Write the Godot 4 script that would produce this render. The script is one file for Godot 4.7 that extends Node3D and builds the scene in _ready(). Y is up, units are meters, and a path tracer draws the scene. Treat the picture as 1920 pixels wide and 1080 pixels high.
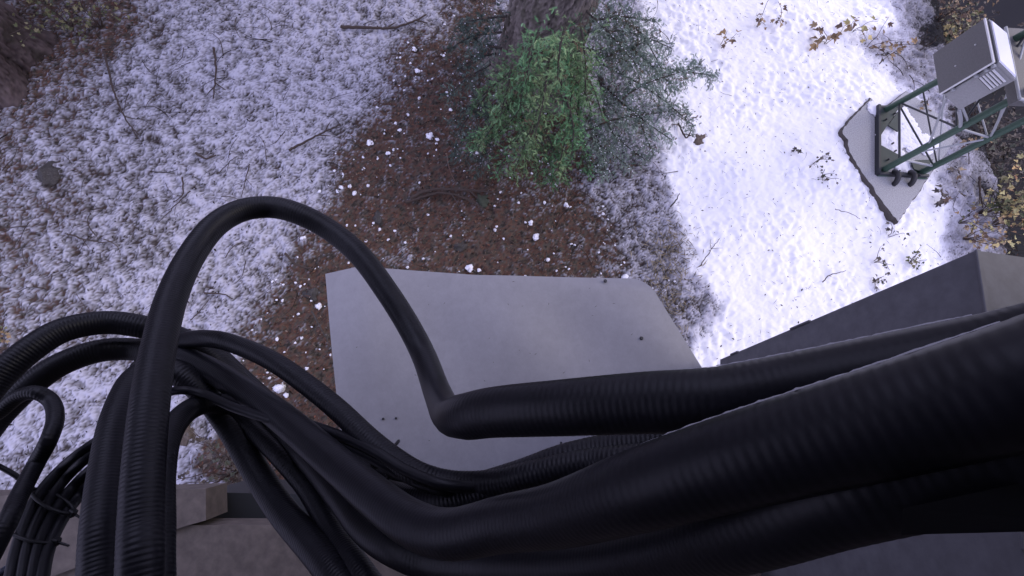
extends Node3D
# A mast camera behind an equipment shelter looks down on a snowy clearing: coaxial cables close by, a steel
# sheet on posts, an old fir, and a small lattice tower on a concrete pad. y is up, metres.

var taken := {}
var rng := RandomNumberGenerator.new()
var n_big := FastNoiseLite.new()
var n_lump := FastNoiseLite.new()
var n_fine := FastNoiseLite.new()
var n_cell := FastNoiseLite.new()
var n_micro := FastNoiseLite.new()
var M := {}

# ---------------------------------------------------------------- helpers
func numbered(called: String) -> String:
	var n: int = taken.get(called, 0)
	taken[called] = n + 1
	return called if n == 0 else "%s_%03d" % [called, n]

func tag(o: Node, label := "", category := "", group := "", kind := "") -> Node:
	if label: o.set_meta("label", label)
	if category: o.set_meta("category", category)
	if group: o.set_meta("group", group)
	if kind: o.set_meta("kind", kind)
	return o

func thing(called: String, label: String, category: String, at := Vector3.ZERO, group := "") -> Node3D:
	var o := Node3D.new()
	o.name = numbered(called)
	add_child(o)
	o.position = at
	tag(o, label, category, group)
	return o

func obj(called: String, mesh: Mesh, m: Material, parent: Node = self) -> MeshInstance3D:
	var o := MeshInstance3D.new()
	o.mesh = mesh
	o.name = numbered(called) if parent == self else called
	if m: o.material_override = m
	parent.add_child(o, true)
	if parent is Node3D and parent != self:
		var off := Vector3.ZERO
		var p: Node = parent
		while p != self:
			off += (p as Node3D).position
			p = p.get_parent()
		o.position = -off
	return o

func mat(c: Color, rough := 0.8, metal := 0.0, spec := 0.5) -> StandardMaterial3D:
	var m := StandardMaterial3D.new()
	m.albedo_color = c.linear_to_srgb()
	m.roughness = rough
	m.metallic = metal
	m.metallic_specular = spec
	return m

func vmat(rough := 0.9, spec := 0.3) -> StandardMaterial3D:
	var m := mat(Color(1, 1, 1), rough, 0.0, spec)
	m.vertex_color_use_as_albedo = true
	return m

func grain(m: StandardMaterial3D, lo: float, hi: float, freq: float, scale: float, bump := 0.0, sd := 1) -> StandardMaterial3D:
	var nz := FastNoiseLite.new()
	nz.seed = sd
	nz.frequency = freq
	nz.fractal_octaves = 5
	nz.fractal_gain = 0.62
	var g := Gradient.new()
	g.set_color(0, Color(lo, lo, lo))
	g.set_color(1, Color(hi, hi, hi))
	var t := NoiseTexture2D.new()
	t.width = 512
	t.height = 512
	t.seamless = true
	t.noise = nz
	t.color_ramp = g
	m.albedo_texture = t
	m.uv1_triplanar = true
	m.uv1_world_triplanar = true
	m.uv1_scale = Vector3.ONE * scale
	if bump > 0.0:
		var t2 := NoiseTexture2D.new()
		t2.width = 512
		t2.height = 512
		t2.seamless = true
		t2.noise = nz
		t2.as_normal_map = true
		t2.bump_strength = 6.0
		m.normal_enabled = true
		m.normal_texture = t2
		m.normal_scale = bump
	return m

func start() -> SurfaceTool:
	var st := SurfaceTool.new()
	st.begin(Mesh.PRIMITIVE_TRIANGLES)
	return st

func quad(st: SurfaceTool, a: Vector3, b: Vector3, c: Vector3, d: Vector3) -> void:
	for p in [a, b, c, a, c, d]:
		st.add_vertex(p)

func done(st: SurfaceTool) -> ArrayMesh:
	st.generate_normals()
	return st.commit()

# hexahedron from four lower and four upper corners (same order, clockwise seen from above), with chamfered look left to thin size
func hexa(st: SurfaceTool, lo: Array, hi: Array) -> void:
	st.set_smooth_group(-1)
	quad(st, hi[0], hi[1], hi[2], hi[3])
	quad(st, lo[3], lo[2], lo[1], lo[0])
	for i in 4:
		var j := (i + 1) % 4
		quad(st, lo[i], lo[j], hi[j], hi[i])

# a box with chamfered edges
func bevel_box(size: Vector3, b := 0.004, at := Vector3.ZERO, basis := Basis.IDENTITY) -> ArrayMesh:
	var st := start()
	bevel_into(st, size, b, at, basis)
	return done(st)

func bevel_into(st: SurfaceTool, size: Vector3, b := 0.004, at := Vector3.ZERO, basis := Basis.IDENTITY) -> void:
	st.set_smooth_group(-1)
	var h := size * 0.5
	b = minf(b, minf(h.x, minf(h.y, h.z)) * 0.5)
	var pts := {}
	for sx in [-1, 1]:
		for sy in [-1, 1]:
			for sz in [-1, 1]:
				var k := Vector3i(sx, sy, sz)
				pts[k] = [
					at + basis * Vector3(sx * h.x, sy * (h.y - b), sz * (h.z - b)),
					at + basis * Vector3(sx * (h.x - b), sy * h.y, sz * (h.z - b)),
					at + basis * Vector3(sx * (h.x - b), sy * (h.y - b), sz * h.z)]
	var c := at
	for ax in 3:
		for s in [-1, 1]:
			var q := []
			for w in [[-1, -1], [1, -1], [1, 1], [-1, 1]]:
				var k := Vector3i.ZERO
				k[ax] = s
				k[(ax + 1) % 3] = w[0]
				k[(ax + 2) % 3] = w[1]
				q.append(pts[k][ax])
			face(st, q, c)
	for ax in 3:
		var u := (ax + 1) % 3
		var w := (ax + 2) % 3
		for su in [-1, 1]:
			for sw in [-1, 1]:
				var k0 := Vector3i.ZERO
				var k1 := Vector3i.ZERO
				k0[u] = su; k0[w] = sw; k0[ax] = -1
				k1[u] = su; k1[w] = sw; k1[ax] = 1
				face(st, [pts[k0][u], pts[k1][u], pts[k1][w], pts[k0][w]], c)
	for k in pts:
		face(st, pts[k], c)

# convex face, turned away from c
func face(st: SurfaceTool, q: Array, c: Vector3) -> void:
	var n: Vector3 = (q[1] - q[0]).cross(q[2] - q[0])
	var outward: bool = n.dot(q[0] - c) < 0.0
	for i in range(1, q.size() - 1):
		if outward:
			st.add_vertex(q[0]); st.add_vertex(q[i]); st.add_vertex(q[i + 1])
		else:
			st.add_vertex(q[0]); st.add_vertex(q[i + 1]); st.add_vertex(q[i])

# Catmull-Rom points every `step`
func smooth(pts: Array, step: float) -> PackedVector3Array:
	var out := PackedVector3Array()
	for i in pts.size() - 1:
		var p0: Vector3 = pts[maxi(i - 1, 0)]
		var p1: Vector3 = pts[i]
		var p2: Vector3 = pts[i + 1]
		var p3: Vector3 = pts[mini(i + 2, pts.size() - 1)]
		var n := maxi(1, int(ceil(p1.distance_to(p2) / step)))
		for k in n:
			out.append(p1.cubic_interpolate(p2, p0, p3, float(k) / n))
	out.append(pts[pts.size() - 1])
	return out

# a swept round tube; radius(i, arclength) from r0 to r1, with ribs of depth `rib` every `pitch`
func sweep(line: PackedVector3Array, r0: float, r1: float, sides := 10, rib0 := 0.0, pitch := 0.004, rib1 := -1.0) -> ArrayMesh:
	var n := line.size()
	var V := PackedVector3Array()
	var N := PackedVector3Array()
	var I := PackedInt32Array()
	var t := (line[1] - line[0]).normalized()
	var side := t.cross(Vector3.UP if absf(t.y) < 0.9 else Vector3.RIGHT).normalized()
	var s := 0.0
	var rings := []
	for i in n:
		var tt := (line[mini(i + 1, n - 1)] - line[maxi(i - 1, 0)]).normalized()
		side = (side - tt * side.dot(tt)).normalized()
		var up := tt.cross(side)
		if i > 0: s += line[i].distance_to(line[i - 1])
		var f := float(i) / (n - 1)
		var ph := TAU * s / pitch
		var rib := lerpf(rib0, rib1 if rib1 >= 0.0 else rib0, smoothstep(0.38, 0.56, f))
		var r := lerpf(r0, r1, f) + rib * cos(ph)
		var slope := -rib * sin(ph) * TAU / pitch
		for k in sides:
			var a := TAU * k / sides
			var d := side * cos(a) + up * sin(a)
			V.append(line[i] + d * r)
			N.append((d - tt * slope).normalized())
	for i in n - 1:
		for k in sides:
			var a := i * sides + k
			var b := i * sides + (k + 1) % sides
			var c := a + sides
			var d := b + sides
			I.append_array([a, c, b, b, c, d])
	for e in [0, n - 1]:
		var c := V.size()
		V.append(line[e])
		N.append((line[0] - line[1]).normalized() if e == 0 else (line[n - 1] - line[n - 2]).normalized())
		for k in sides:
			var a: int = e * sides + k
			var b: int = e * sides + (k + 1) % sides
			if e == 0: I.append_array([c, a, b])
			else: I.append_array([c, b, a])
	var arr := []
	arr.resize(Mesh.ARRAY_MAX)
	arr[Mesh.ARRAY_VERTEX] = V
	arr[Mesh.ARRAY_NORMAL] = N
	arr[Mesh.ARRAY_INDEX] = I
	var me := ArrayMesh.new()
	me.add_surface_from_arrays(Mesh.PRIMITIVE_TRIANGLES, arr)
	return me

func rod(a: Vector3, b: Vector3, r: float, r2 := -1.0, sides := 10) -> ArrayMesh:
	return sweep(PackedVector3Array([a, b]), r, r if r2 < 0 else r2, sides)

# polygon (seen from above) given a top height and thickness
func slab(poly: Array, y1: float, y0: float) -> ArrayMesh:
	var st := start()
	st.set_smooth_group(-1)
	var p2 := PackedVector2Array()
	for p in poly: p2.append(Vector2(p.x, p.z))
	if not Geometry2D.is_polygon_clockwise(p2): p2.reverse()
	var tri := Geometry2D.triangulate_polygon(p2)
	for i in range(0, tri.size(), 3):
		var a := p2[tri[i]]
		var b := p2[tri[i + 1]]
		var c := p2[tri[i + 2]]
		var up := (b - a).cross(c - a) > 0.0
		var q := [a, b, c] if up else [a, c, b]
		for p in q: st.add_vertex(Vector3(p.x, y1, p.y))
		for k in [0, 2, 1]: st.add_vertex(Vector3(q[k].x, y0, q[k].y))
	var mid := Vector3.ZERO
	for i in p2.size():
		var a := p2[i]
		var b := p2[(i + 1) % p2.size()]
		quad(st, Vector3(a.x, y1, a.y), Vector3(a.x, y0, a.y), Vector3(b.x, y0, b.y), Vector3(b.x, y1, b.y))
	return done(st)

func scatter(called: String, mesh: Mesh, m: Material, places: Array, colors: Array, parent: Node = self) -> MultiMeshInstance3D:
	var mm := MultiMesh.new()
	mm.transform_format = MultiMesh.TRANSFORM_3D
	mm.use_colors = not colors.is_empty()
	mm.mesh = mesh
	mm.instance_count = places.size()
	for i in places.size():
		mm.set_instance_transform(i, places[i])
		if mm.use_colors: mm.set_instance_color(i, colors[i])
	var o := MultiMeshInstance3D.new()
	o.multimesh = mm
	o.material_override = m
	o.name = numbered(called) if parent == self else called
	parent.add_child(o, true)
	o.set_meta("kind", "stuff")
	return o

# ---------------------------------------------------------------- ground
var bare := []      # [a, b, r_inside, r_outside] capsules where the canopy or the shelter kept the snow off
var pale := []

func seg_dist(p: Vector2, a: Vector2, b: Vector2) -> float:
	var ab := b - a
	var t := clampf((p - a).dot(ab) / maxf(ab.length_squared(), 1e-6), 0.0, 1.0)
	return p.distance_to(a + ab * t)

func cover(x: float, z: float) -> float:
	var p := Vector2(x, z)
	var wob := n_big.get_noise_2d(x * 1.6, z * 1.6) * 0.35
	# the open right side keeps a full blanket, the left side lies thinner under the trees
	var s := lerpf(0.62, 1.12, smoothstep(2.05, 3.3, x + wob * 1.5 - z * 0.05))
	s -= 0.27 * (1.0 - smoothstep(-5.4, -2.3, x + wob * 1.5)) * (1.0 - smoothstep(-0.9, -0.2, z + wob))  # far left thinned more, darkening it partly in place of shade
	for c in bare:
		var d := seg_dist(p, c[0], c[1]) + wob * 0.6
		s = minf(s, lerpf(c[4], 1.2, smoothstep(c[2], c[3], d)))
	# thin on the edge of the drop at the right
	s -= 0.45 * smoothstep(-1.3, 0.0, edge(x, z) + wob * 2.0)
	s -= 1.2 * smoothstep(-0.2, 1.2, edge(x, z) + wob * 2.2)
	return s

func edge(x: float, z: float) -> float:   # signed distance past the brink of the bank on the right
	var a := Vector2(EDGE0.x, EDGE0.z)
	var b := Vector2(EDGE1.x, EDGE1.z)
	var d := (b - a).normalized()
	return (Vector2(x, z) - a).dot(Vector2(-d.y, d.x)) * -1.0

const PAD = Vector3(5.835, 0.000, -3.306)
const EDGE0 = Vector3(6.645, 0.000, -5.634)
const EDGE1 = Vector3(6.673, 0.000, -2.096)

func land(x: float, z: float) -> float:
	var e := edge(x, z)
	var drop := 0.0
	if e > 0.15:
		drop = -minf(0.85 * (e - 0.15) * smoothstep(0.1, 1.2, e), 4.0)
	var far := maxf(0.0, Vector2(x, z).length() - 9.0)
	return n_big.get_noise_2d(x, z) * 0.05 + 0.095 * (1.0 - smoothstep(0.9, 1.9, Vector2(x - PAD.x, z - PAD.z).length())) + drop + far * 0.05 * n_big.get_noise_2d(x * 0.2 + 40.0, z * 0.2)

func detail(x: float, z: float, s: float) -> Vector2:   # (relief, snow amount)
	var open := smoothstep(0.85, 1.1, s)
	var lum := n_lump.get_noise_2d(x, z)
	var a := n_big.get_noise_2d(x * 0.7 + 31.0, z * 0.7) * 2.2 + 0.5
	var u := x * cos(a) + z * sin(a)
	var w := z * cos(a) - x * sin(a)
	var fin := n_fine.get_noise_2d(u * 0.55, w * 1.45)
	var mic := n_micro.get_noise_2d(x, z)
	var calm := maxf(open, smoothstep(-1.3, -0.5, edge(x, z)))
	var pat := n_big.get_noise_2d(x * 3.1 + 7.0, z * 3.1) * 0.19 * (1.0 - calm)
	var crack := exp(-fin * fin / 0.012) * (1.0 - calm) * smoothstep(-0.35, 0.25, n_lump.get_noise_2d(x * 0.6 + 50.0, z * 0.6))
	var v := s - 0.5 + pat + (lum * 0.30 + fin * 0.28 + mic * 0.34) * lerpf(1.0, 0.45, calm) + 0.10 * (1.0 - calm) - crack * 0.34
	var h := lum * 0.028 + fin * 0.007 + mic * 0.0035 - crack * 0.008
	var drift := n_big.get_noise_2d(x * 1.9 - 20.0, z * 1.9)
	h = lerpf(h, lum * (0.012 + 0.026 * smoothstep(-0.25, 0.35, drift)) + drift * 0.03 + fin * 0.006 + mic * 0.005 * smoothstep(0.3, -0.3, drift), calm)
	return Vector2(h, v)

func height(x: float, z: float) -> float:
	return land(x, z)

func make_ground() -> void:
	var xs := PackedFloat32Array()
	var zs := PackedFloat32Array()
	for p in [[xs, -6.0, 9.0, 0.0165], [zs, -6.3, 2.0, 0.0165]]:
		var lo := []
		var g := 0.05
		var at: float = p[1]
		while at > -90.0:
			at -= g
			g *= 1.45
			lo.append(at)
		lo.reverse()
		for q in lo: p[0].append(q)
		at = p[1]
		while at < p[2]:
			p[0].append(at)
			at += p[3]
		g = 0.05
		while at < 90.0:
			p[0].append(at)
			at += g
			g *= 1.45
	var nx := xs.size()
	var nz := zs.size()
	var V := PackedVector3Array()
	var N := PackedVector3Array()
	var C := PackedColorArray()
	var I := PackedInt32Array()
	V.resize(nx * nz)
	N.resize(nx * nz)
	C.resize(nx * nz)
	I.resize((nx - 1) * (nz - 1) * 6)
	var litter := [Color(0.060, 0.042, 0.034), Color(0.037, 0.028, 0.025), Color(0.108, 0.058, 0.042), Color(0.080, 0.068, 0.056), Color(0.026, 0.021, 0.019)]
	var snow := Color(0.87, 0.87, 0.89)
	var thin := Color(0.455, 0.45, 0.515)  # thin snow, greyed and blued partly to stand in for tree shade
	var slush := Color(0.20, 0.195, 0.21)
	for j in nz:
		var z := zs[j]
		for i in nx:
			var x := xs[i]
			var s := cover(x, z)
			var dv := detail(x, z, s)
			var v := dv.y
			var k := smoothstep(-0.20, 0.0, v)
			var cell := n_cell.get_noise_2d(x, z)
			var f := clampf(cell * 2.2 + 2.5 + (randf_seeded(i, j) - 0.5) * 1.6, 0.0, 3.99)
			var base: Color = litter[int(f)].lerp(litter[int(f) + 1], f - floorf(f))
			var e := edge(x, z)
			if e > -0.7: base = base.lerp(Color(base.g, base.g, base.g * 1.1) * 0.28, smoothstep(-0.7, 0.2, e))  # bank ground darkened and blued to stand in for its shade
			var thick := smoothstep(0.72, 1.0, s)
			base = base.lerp(Color(0.036, 0.032, 0.032), smoothstep(0.3, 0.55, s) * 0.75)
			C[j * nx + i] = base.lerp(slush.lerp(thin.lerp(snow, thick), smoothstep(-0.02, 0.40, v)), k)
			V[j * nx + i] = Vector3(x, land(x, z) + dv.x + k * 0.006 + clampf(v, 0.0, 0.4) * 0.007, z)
	for j in nz:
		var j0 := maxi(j - 1, 0)
		var j1 := mini(j + 1, nz - 1)
		for i in nx:
			var i0 := maxi(i - 1, 0)
			var i1 := mini(i + 1, nx - 1)
			var du := V[j * nx + i1] - V[j * nx + i0]
			var dw := V[j1 * nx + i] - V[j0 * nx + i]
			N[j * nx + i] = dw.cross(du).normalized()
	var q := 0
	for j in nz - 1:
		for i in nx - 1:
			var a := j * nx + i
			I[q] = a; I[q + 1] = a + 1; I[q + 2] = a + nx
			I[q + 3] = a + 1; I[q + 4] = a + nx + 1; I[q + 5] = a + nx
			q += 6
	var arr := []
	arr.resize(Mesh.ARRAY_MAX)
	arr[Mesh.ARRAY_VERTEX] = V
	arr[Mesh.ARRAY_NORMAL] = N
	arr[Mesh.ARRAY_COLOR] = C
	arr[Mesh.ARRAY_INDEX] = I
	var me := ArrayMesh.new()
	me.add_surface_from_arrays(Mesh.PRIMITIVE_TRIANGLES, arr)
	tag(obj("ground", me, vmat(0.85, 0.25)), "forest clearing floor, thin crumbly snow over brown needles", "ground", "", "structure")

func randf_seeded(i: int, j: int) -> float:
	var h := (i * 374761393 + j * 668265263) & 0x7fffffff
	h = ((h ^ (h >> 13)) * 1274126177) & 0x7fffffff
	return float((h ^ (h >> 16)) & 0xffff) / 65535.0

func chip_mesh() -> ArrayMesh:      # a bent flake of bark or leaf, 1 m long before scaling
	var st := start()
	st.set_smooth_group(-1)
	var a := Vector3(-0.5, 0, 0)
	var b := Vector3(0.5, 0.02, 0.0)
	var m1 := Vector3(0.05, 0.10, 0.16)
	var m2 := Vector3(-0.05, 0.08, -0.16)
	for p in [a, m2, m1, m1, m2, b, a, m1, m2, m1, b, m2]: st.add_vertex(p)
	return done(st)

func lump_mesh(sd: int, flat := 0.7) -> ArrayMesh:      # a rough lump, radius about 1
	var sp := SphereMesh.new()
	sp.radius = 1.0
	sp.height = 2.0
	sp.radial_segments = 16
	sp.rings = 9
	var arr := sp.get_mesh_arrays()
	var V: PackedVector3Array = arr[Mesh.ARRAY_VERTEX]
	var nz := FastNoiseLite.new()
	nz.seed = sd
	nz.frequency = 0.8
	var st := start()
	st.set_smooth_group(0)
	var I: PackedInt32Array = arr[Mesh.ARRAY_INDEX]
	for i in I:
		var p: Vector3 = V[i]
		p *= 1.0 + 0.8 * nz.get_noise_3d(p.x, p.y, p.z) + 0.5 * nz.get_noise_3d(p.x * 3.0, p.y * 3.0, p.z * 3.0)
		p.y *= flat
		st.add_vertex(p)
	return done(st)

func make_litter() -> void:
	var chips := []
	var cols := []
	var snow_at := []
	var tones := [Color(0.21, 0.085, 0.05), Color(0.13, 0.06, 0.042), Color(0.22, 0.13, 0.085), Color(0.06, 0.042, 0.035), Color(0.03, 0.022, 0.02), Color(0.16, 0.14, 0.12), Color(0.07, 0.075, 0.05), Color(0.28, 0.22, 0.17)]
	for i in 70000:
		var x := rng.randf_range(-5.8, 8.4)
		var z := rng.randf_range(-6.2, 1.9)
		var s := cover(x, z)
		var v := detail(x, z, s).y
		var keep := 1.0 if s < 0.35 else ((0.55 if x > 0.5 else 0.30) if s < 0.9 else 0.2)
		if rng.randf() > keep: continue
		var far_bank := edge(x, z) > -0.25
		if s >= 0.35 and v > 0.25 and rng.randf() < 0.5: continue
		var L := rng.randf_range(0.012, 0.042) * (1.0 if s < 0.9 else 0.9)
		var w := L * rng.randf_range(0.5, 1.6)
		if rng.randf() < 0.25:
			L = rng.randf_range(0.04, 0.11)
			w = 0.012
		var b := Basis.from_euler(Vector3(rng.randf_range(-0.5, 0.5), rng.randf() * TAU, rng.randf_range(-0.5, 0.5))).scaled_local(Vector3(L, L, w))
		chips.append(Transform3D(b, Vector3(x, land(x, z) + 0.012 + clampf(v, 0, 0.4) * 0.03 + rng.randf() * 0.012, z)))
		var c: Color = tones[rng.randi() % 8]
		if s > 0.35: c = tones[3 + rng.randi() % 2] * 0.9
		if s > 0.9:
			L *= 0.8
			w = maxf(w, L * 0.9)
			if rng.randf() < 0.12:
				L *= 1.9
				w *= 1.9
		cols.append(c * rng.randf_range(0.6, 1.2) * (0.3 if far_bank else 1.15))  # litter on the bank darkened to match its painted shade
		if far_bank: continue
		if s < 0.5 and x > -2.3 and rng.randf() < 0.03 + 0.10 * smoothstep(0.1, 0.5, s):
			var r := rng.randf_range(0.004, 0.012)
			if rng.randf() < 0.04: r = rng.randf_range(0.012, 0.024)
			snow_at.append(Transform3D(Basis.from_euler(Vector3(0, rng.randf() * TAU, 0)).scaled_local(Vector3(r * 1.3, r, r)), Vector3(x + 0.02, land(x, z) + 0.014, z + 0.02)))
	tag(scatter("needle_litter", chip_mesh(), vmat(0.9), chips, cols), "rust brown needles, bark flakes and leaf scraps strewn over the ground", "litter", "", "stuff")
	var tw := []
	var tc := []
	for i in 900:
		var x := rng.randf_range(-5.8, 7.0)
		var z := rng.randf_range(-6.0, 1.9)
		var s := cover(x, z)
		if s > 0.9 and rng.randf() < 0.93: continue
		var L := rng.randf_range(0.08, 0.34)
		var b := Basis.from_euler(Vector3(rng.randf_range(-0.1, 0.1), rng.randf() * TAU, rng.randf_range(-0.12, 0.12))).scaled_local(Vector3(L, L, L * rng.randf_range(-1.2, 1.2)))
		tw.append(Transform3D(b, Vector3(x, land(x, z) + 0.03 + rng.randf() * 0.01, z)))
		tc.append(Color(0.045, 0.034, 0.028) * rng.randf_range(0.5, 1.6))
	var bent := smooth([Vector3(-0.5, -0.05, 0.06), Vector3(-0.2, 0.02, -0.03), Vector3(0.15, 0.0, -0.06), Vector3(0.5, -0.03, 0.08)], 0.1)
	tag(scatter("twig_litter", sweep(bent, 0.02, 0.008, 5), vmat(0.9), tw, tc), "thin dark twigs scattered over snow and needles", "twigs", "", "stuff")
	var gr := []
	var gc := []
	for i in 420:
		var c0 := Vector3(2.273, 0.000, -1.254) if i % 2 else Vector3(2.436, 0.000, -1.842)
		var x: float = c0.x + rng.randfn(0.0, 0.16)
		var z: float = c0.z + rng.randfn(0.0, 0.2)
		var L := rng.randf_range(0.05, 0.16)
		gr.append(Transform3D(Basis.from_euler(Vector3(rng.randf_range(-0.3, 0.3), rng.randf() * TAU, rng.randf_range(-0.4, 0.4))).scaled_local(Vector3(L, L, 0.03)), Vector3(x, land(x, z) + 0.03 + rng.randf() * 0.02, z)))
		gc.append(Color(0.30, 0.25, 0.16) * rng.randf_range(0.4, 1.4))
	tag(scatter("dry_grass", chip_mesh(), vmat(0.9), gr, gc), "straw coloured dry grass flattened beside the steel sheet", "grass", "", "stuff")
	tag(scatter("snow_crumbs", lump_mesh(4), M.snow, snow_at, []), "tiny crumbs of snow sprinkled over the brown needles", "snow", "", "stuff")

func ground_twig(pts: Array, r: float, label: String, m: Material) -> Node3D:
	var at := Vector3.ZERO
	for p in pts: at += p
	at /= pts.size()
	var t := thing("fallen_twig", label, "twig", Vector3(at.x, land(at.x, at.z), at.z), "twigs and branches lying on the ground")
	var q := []
	for p in pts: q.append(Vector3(p.x, land(p.x, p.z) + 0.03 + p.y, p.z))
	var line := smooth(q, 0.03)
	for i in line.size(): line[i] += Vector3(rng.randf_range(-1, 1), rng.randf_range(-0.5, 0.5), rng.randf_range(-1, 1)) * 0.006
	obj("stem", sweep(line, r, r * 0.45, 6), m, t)
	if line.size() > 14:
		for k in 2:
			var i := rng.randi_range(4, line.size() - 5)
			var dir := (line[i + 1] - line[i]).normalized().rotated(Vector3.UP, rng.randf_range(0.5, 0.9) * (1 if k == 0 else -1))
			obj("side_shoot", sweep(PackedVector3Array([line[i], line[i] + dir * 0.07, line[i] + dir * 0.13 + Vector3(0.015, 0.01, 0.01)]), r * 0.55, r * 0.25, 5), m, t)
	return t

# ---------------------------------------------------------------- trees
func bark_trunk(base: Vector3, lean: Vector3, r: float, top: float, flare: float, sd: int, tint := Color(1, 1, 1)) -> ArrayMesh:
	var nz := FastNoiseLite.new()
	nz.seed = sd
	nz.frequency = 1.0
	nz.fractal_octaves = 4
	nz.noise_type = FastNoiseLite.TYPE_SIMPLEX
	var rd := FastNoiseLite.new()
	rd.seed = sd + 5
	rd.frequency = 1.0
	rd.fractal_type = FastNoiseLite.FRACTAL_RIDGED
	rd.fractal_octaves = 3
	var rows := []
	var y := -0.3
	while y < 4.2:
		rows.append(y)
		y += 0.014
	while y < top:
		rows.append(y)
		y += 0.4
	var sides := 200
	var V := PackedVector3Array()
	var C := PackedColorArray()
	var I := PackedInt32Array()
	for yy in rows:
		var rr: float = r * lerpf(1.0, 0.35, clampf(yy / top, 0.0, 1.0)) + flare * exp(-maxf(yy, 0.0) / 0.28)
		for k in sides + 1:
			var a := TAU * (k % sides) / sides
			var d := Vector3(cos(a), 0, sin(a))
			var tw: float = nz.get_noise_3d(d.x * 1.4, yy * 1.6, d.z * 1.4) * 0.5
			var a2 := a + tw * 0.35
			var rid := rd.get_noise_3d(cos(a2) * 5.5, yy * 0.95, sin(a2) * 5.5)
			var fine := nz.get_noise_3d(d.x * 22.0, yy * 14.0, d.z * 22.0)
			var but := 1.0 + 0.16 * cos(a * 5.0 + sd) * exp(-maxf(yy, 0.0) / 0.3)
			V.append(base + lean * yy + Vector3(0, yy, 0) + d * (rr * but + rid * 0.036 + fine * 0.012))
			var t := clampf(0.45 + rid * 0.4 + fine * 0.5, 0.0, 1.0)
			var c := Color(0.036, 0.031, 0.029).lerp(Color(0.26, 0.225, 0.205), t)
			var moss := smoothstep(0.1, 0.5, nz.get_noise_3d(d.x * 2.0 + 9.0, yy * 2.0, d.z * 2.0)) * 0.5
			C.append(c.lerp(Color(0.05, 0.055, 0.03), moss) * tint)
	var w := sides + 1
	for j in rows.size() - 1:
		for k in sides:
			var a := j * w + k
			I.append_array([a, a + 1, a + w, a + 1, a + w + 1, a + w])
	var st := SurfaceTool.new()
	var arr := []
	arr.resize(Mesh.ARRAY_MAX)
	arr[Mesh.ARRAY_VERTEX] = V
	arr[Mesh.ARRAY_COLOR] = C
	arr[Mesh.ARRAY_INDEX] = I
	var raw := ArrayMesh.new()
	raw.add_surface_from_arrays(Mesh.PRIMITIVE_TRIANGLES, arr)
	st.create_from(raw, 0)
	st.generate_normals()
	return st.commit()

func tuft_mesh() -> ArrayMesh:       # a short twig end with flat needles, along +x, 1 m long before scaling
	var st := start()
	st.set_smooth_group(-1)
	for i in 9:
		var x := 0.05 + i * 0.11
		for s in [-1.0, 1.0]:
			var L := 0.34 * (1.0 - 0.35 * absf(x - 0.45))
			var o := Vector3(x, 0, 0)
			var tip := o + Vector3(0.6 * L, 0.12 * L * (1 if i % 2 else -1), s * L * 0.85)
			var wd := Vector3(0.045, 0.02, 0.0)
			for p in [o - wd, tip, o + wd]: st.add_vertex(p)
	for p in [Vector3(0, 0, -0.02), Vector3(1.05, 0, 0), Vector3(0, 0, 0.02)]: st.add_vertex(p)
	return done(st)

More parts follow.
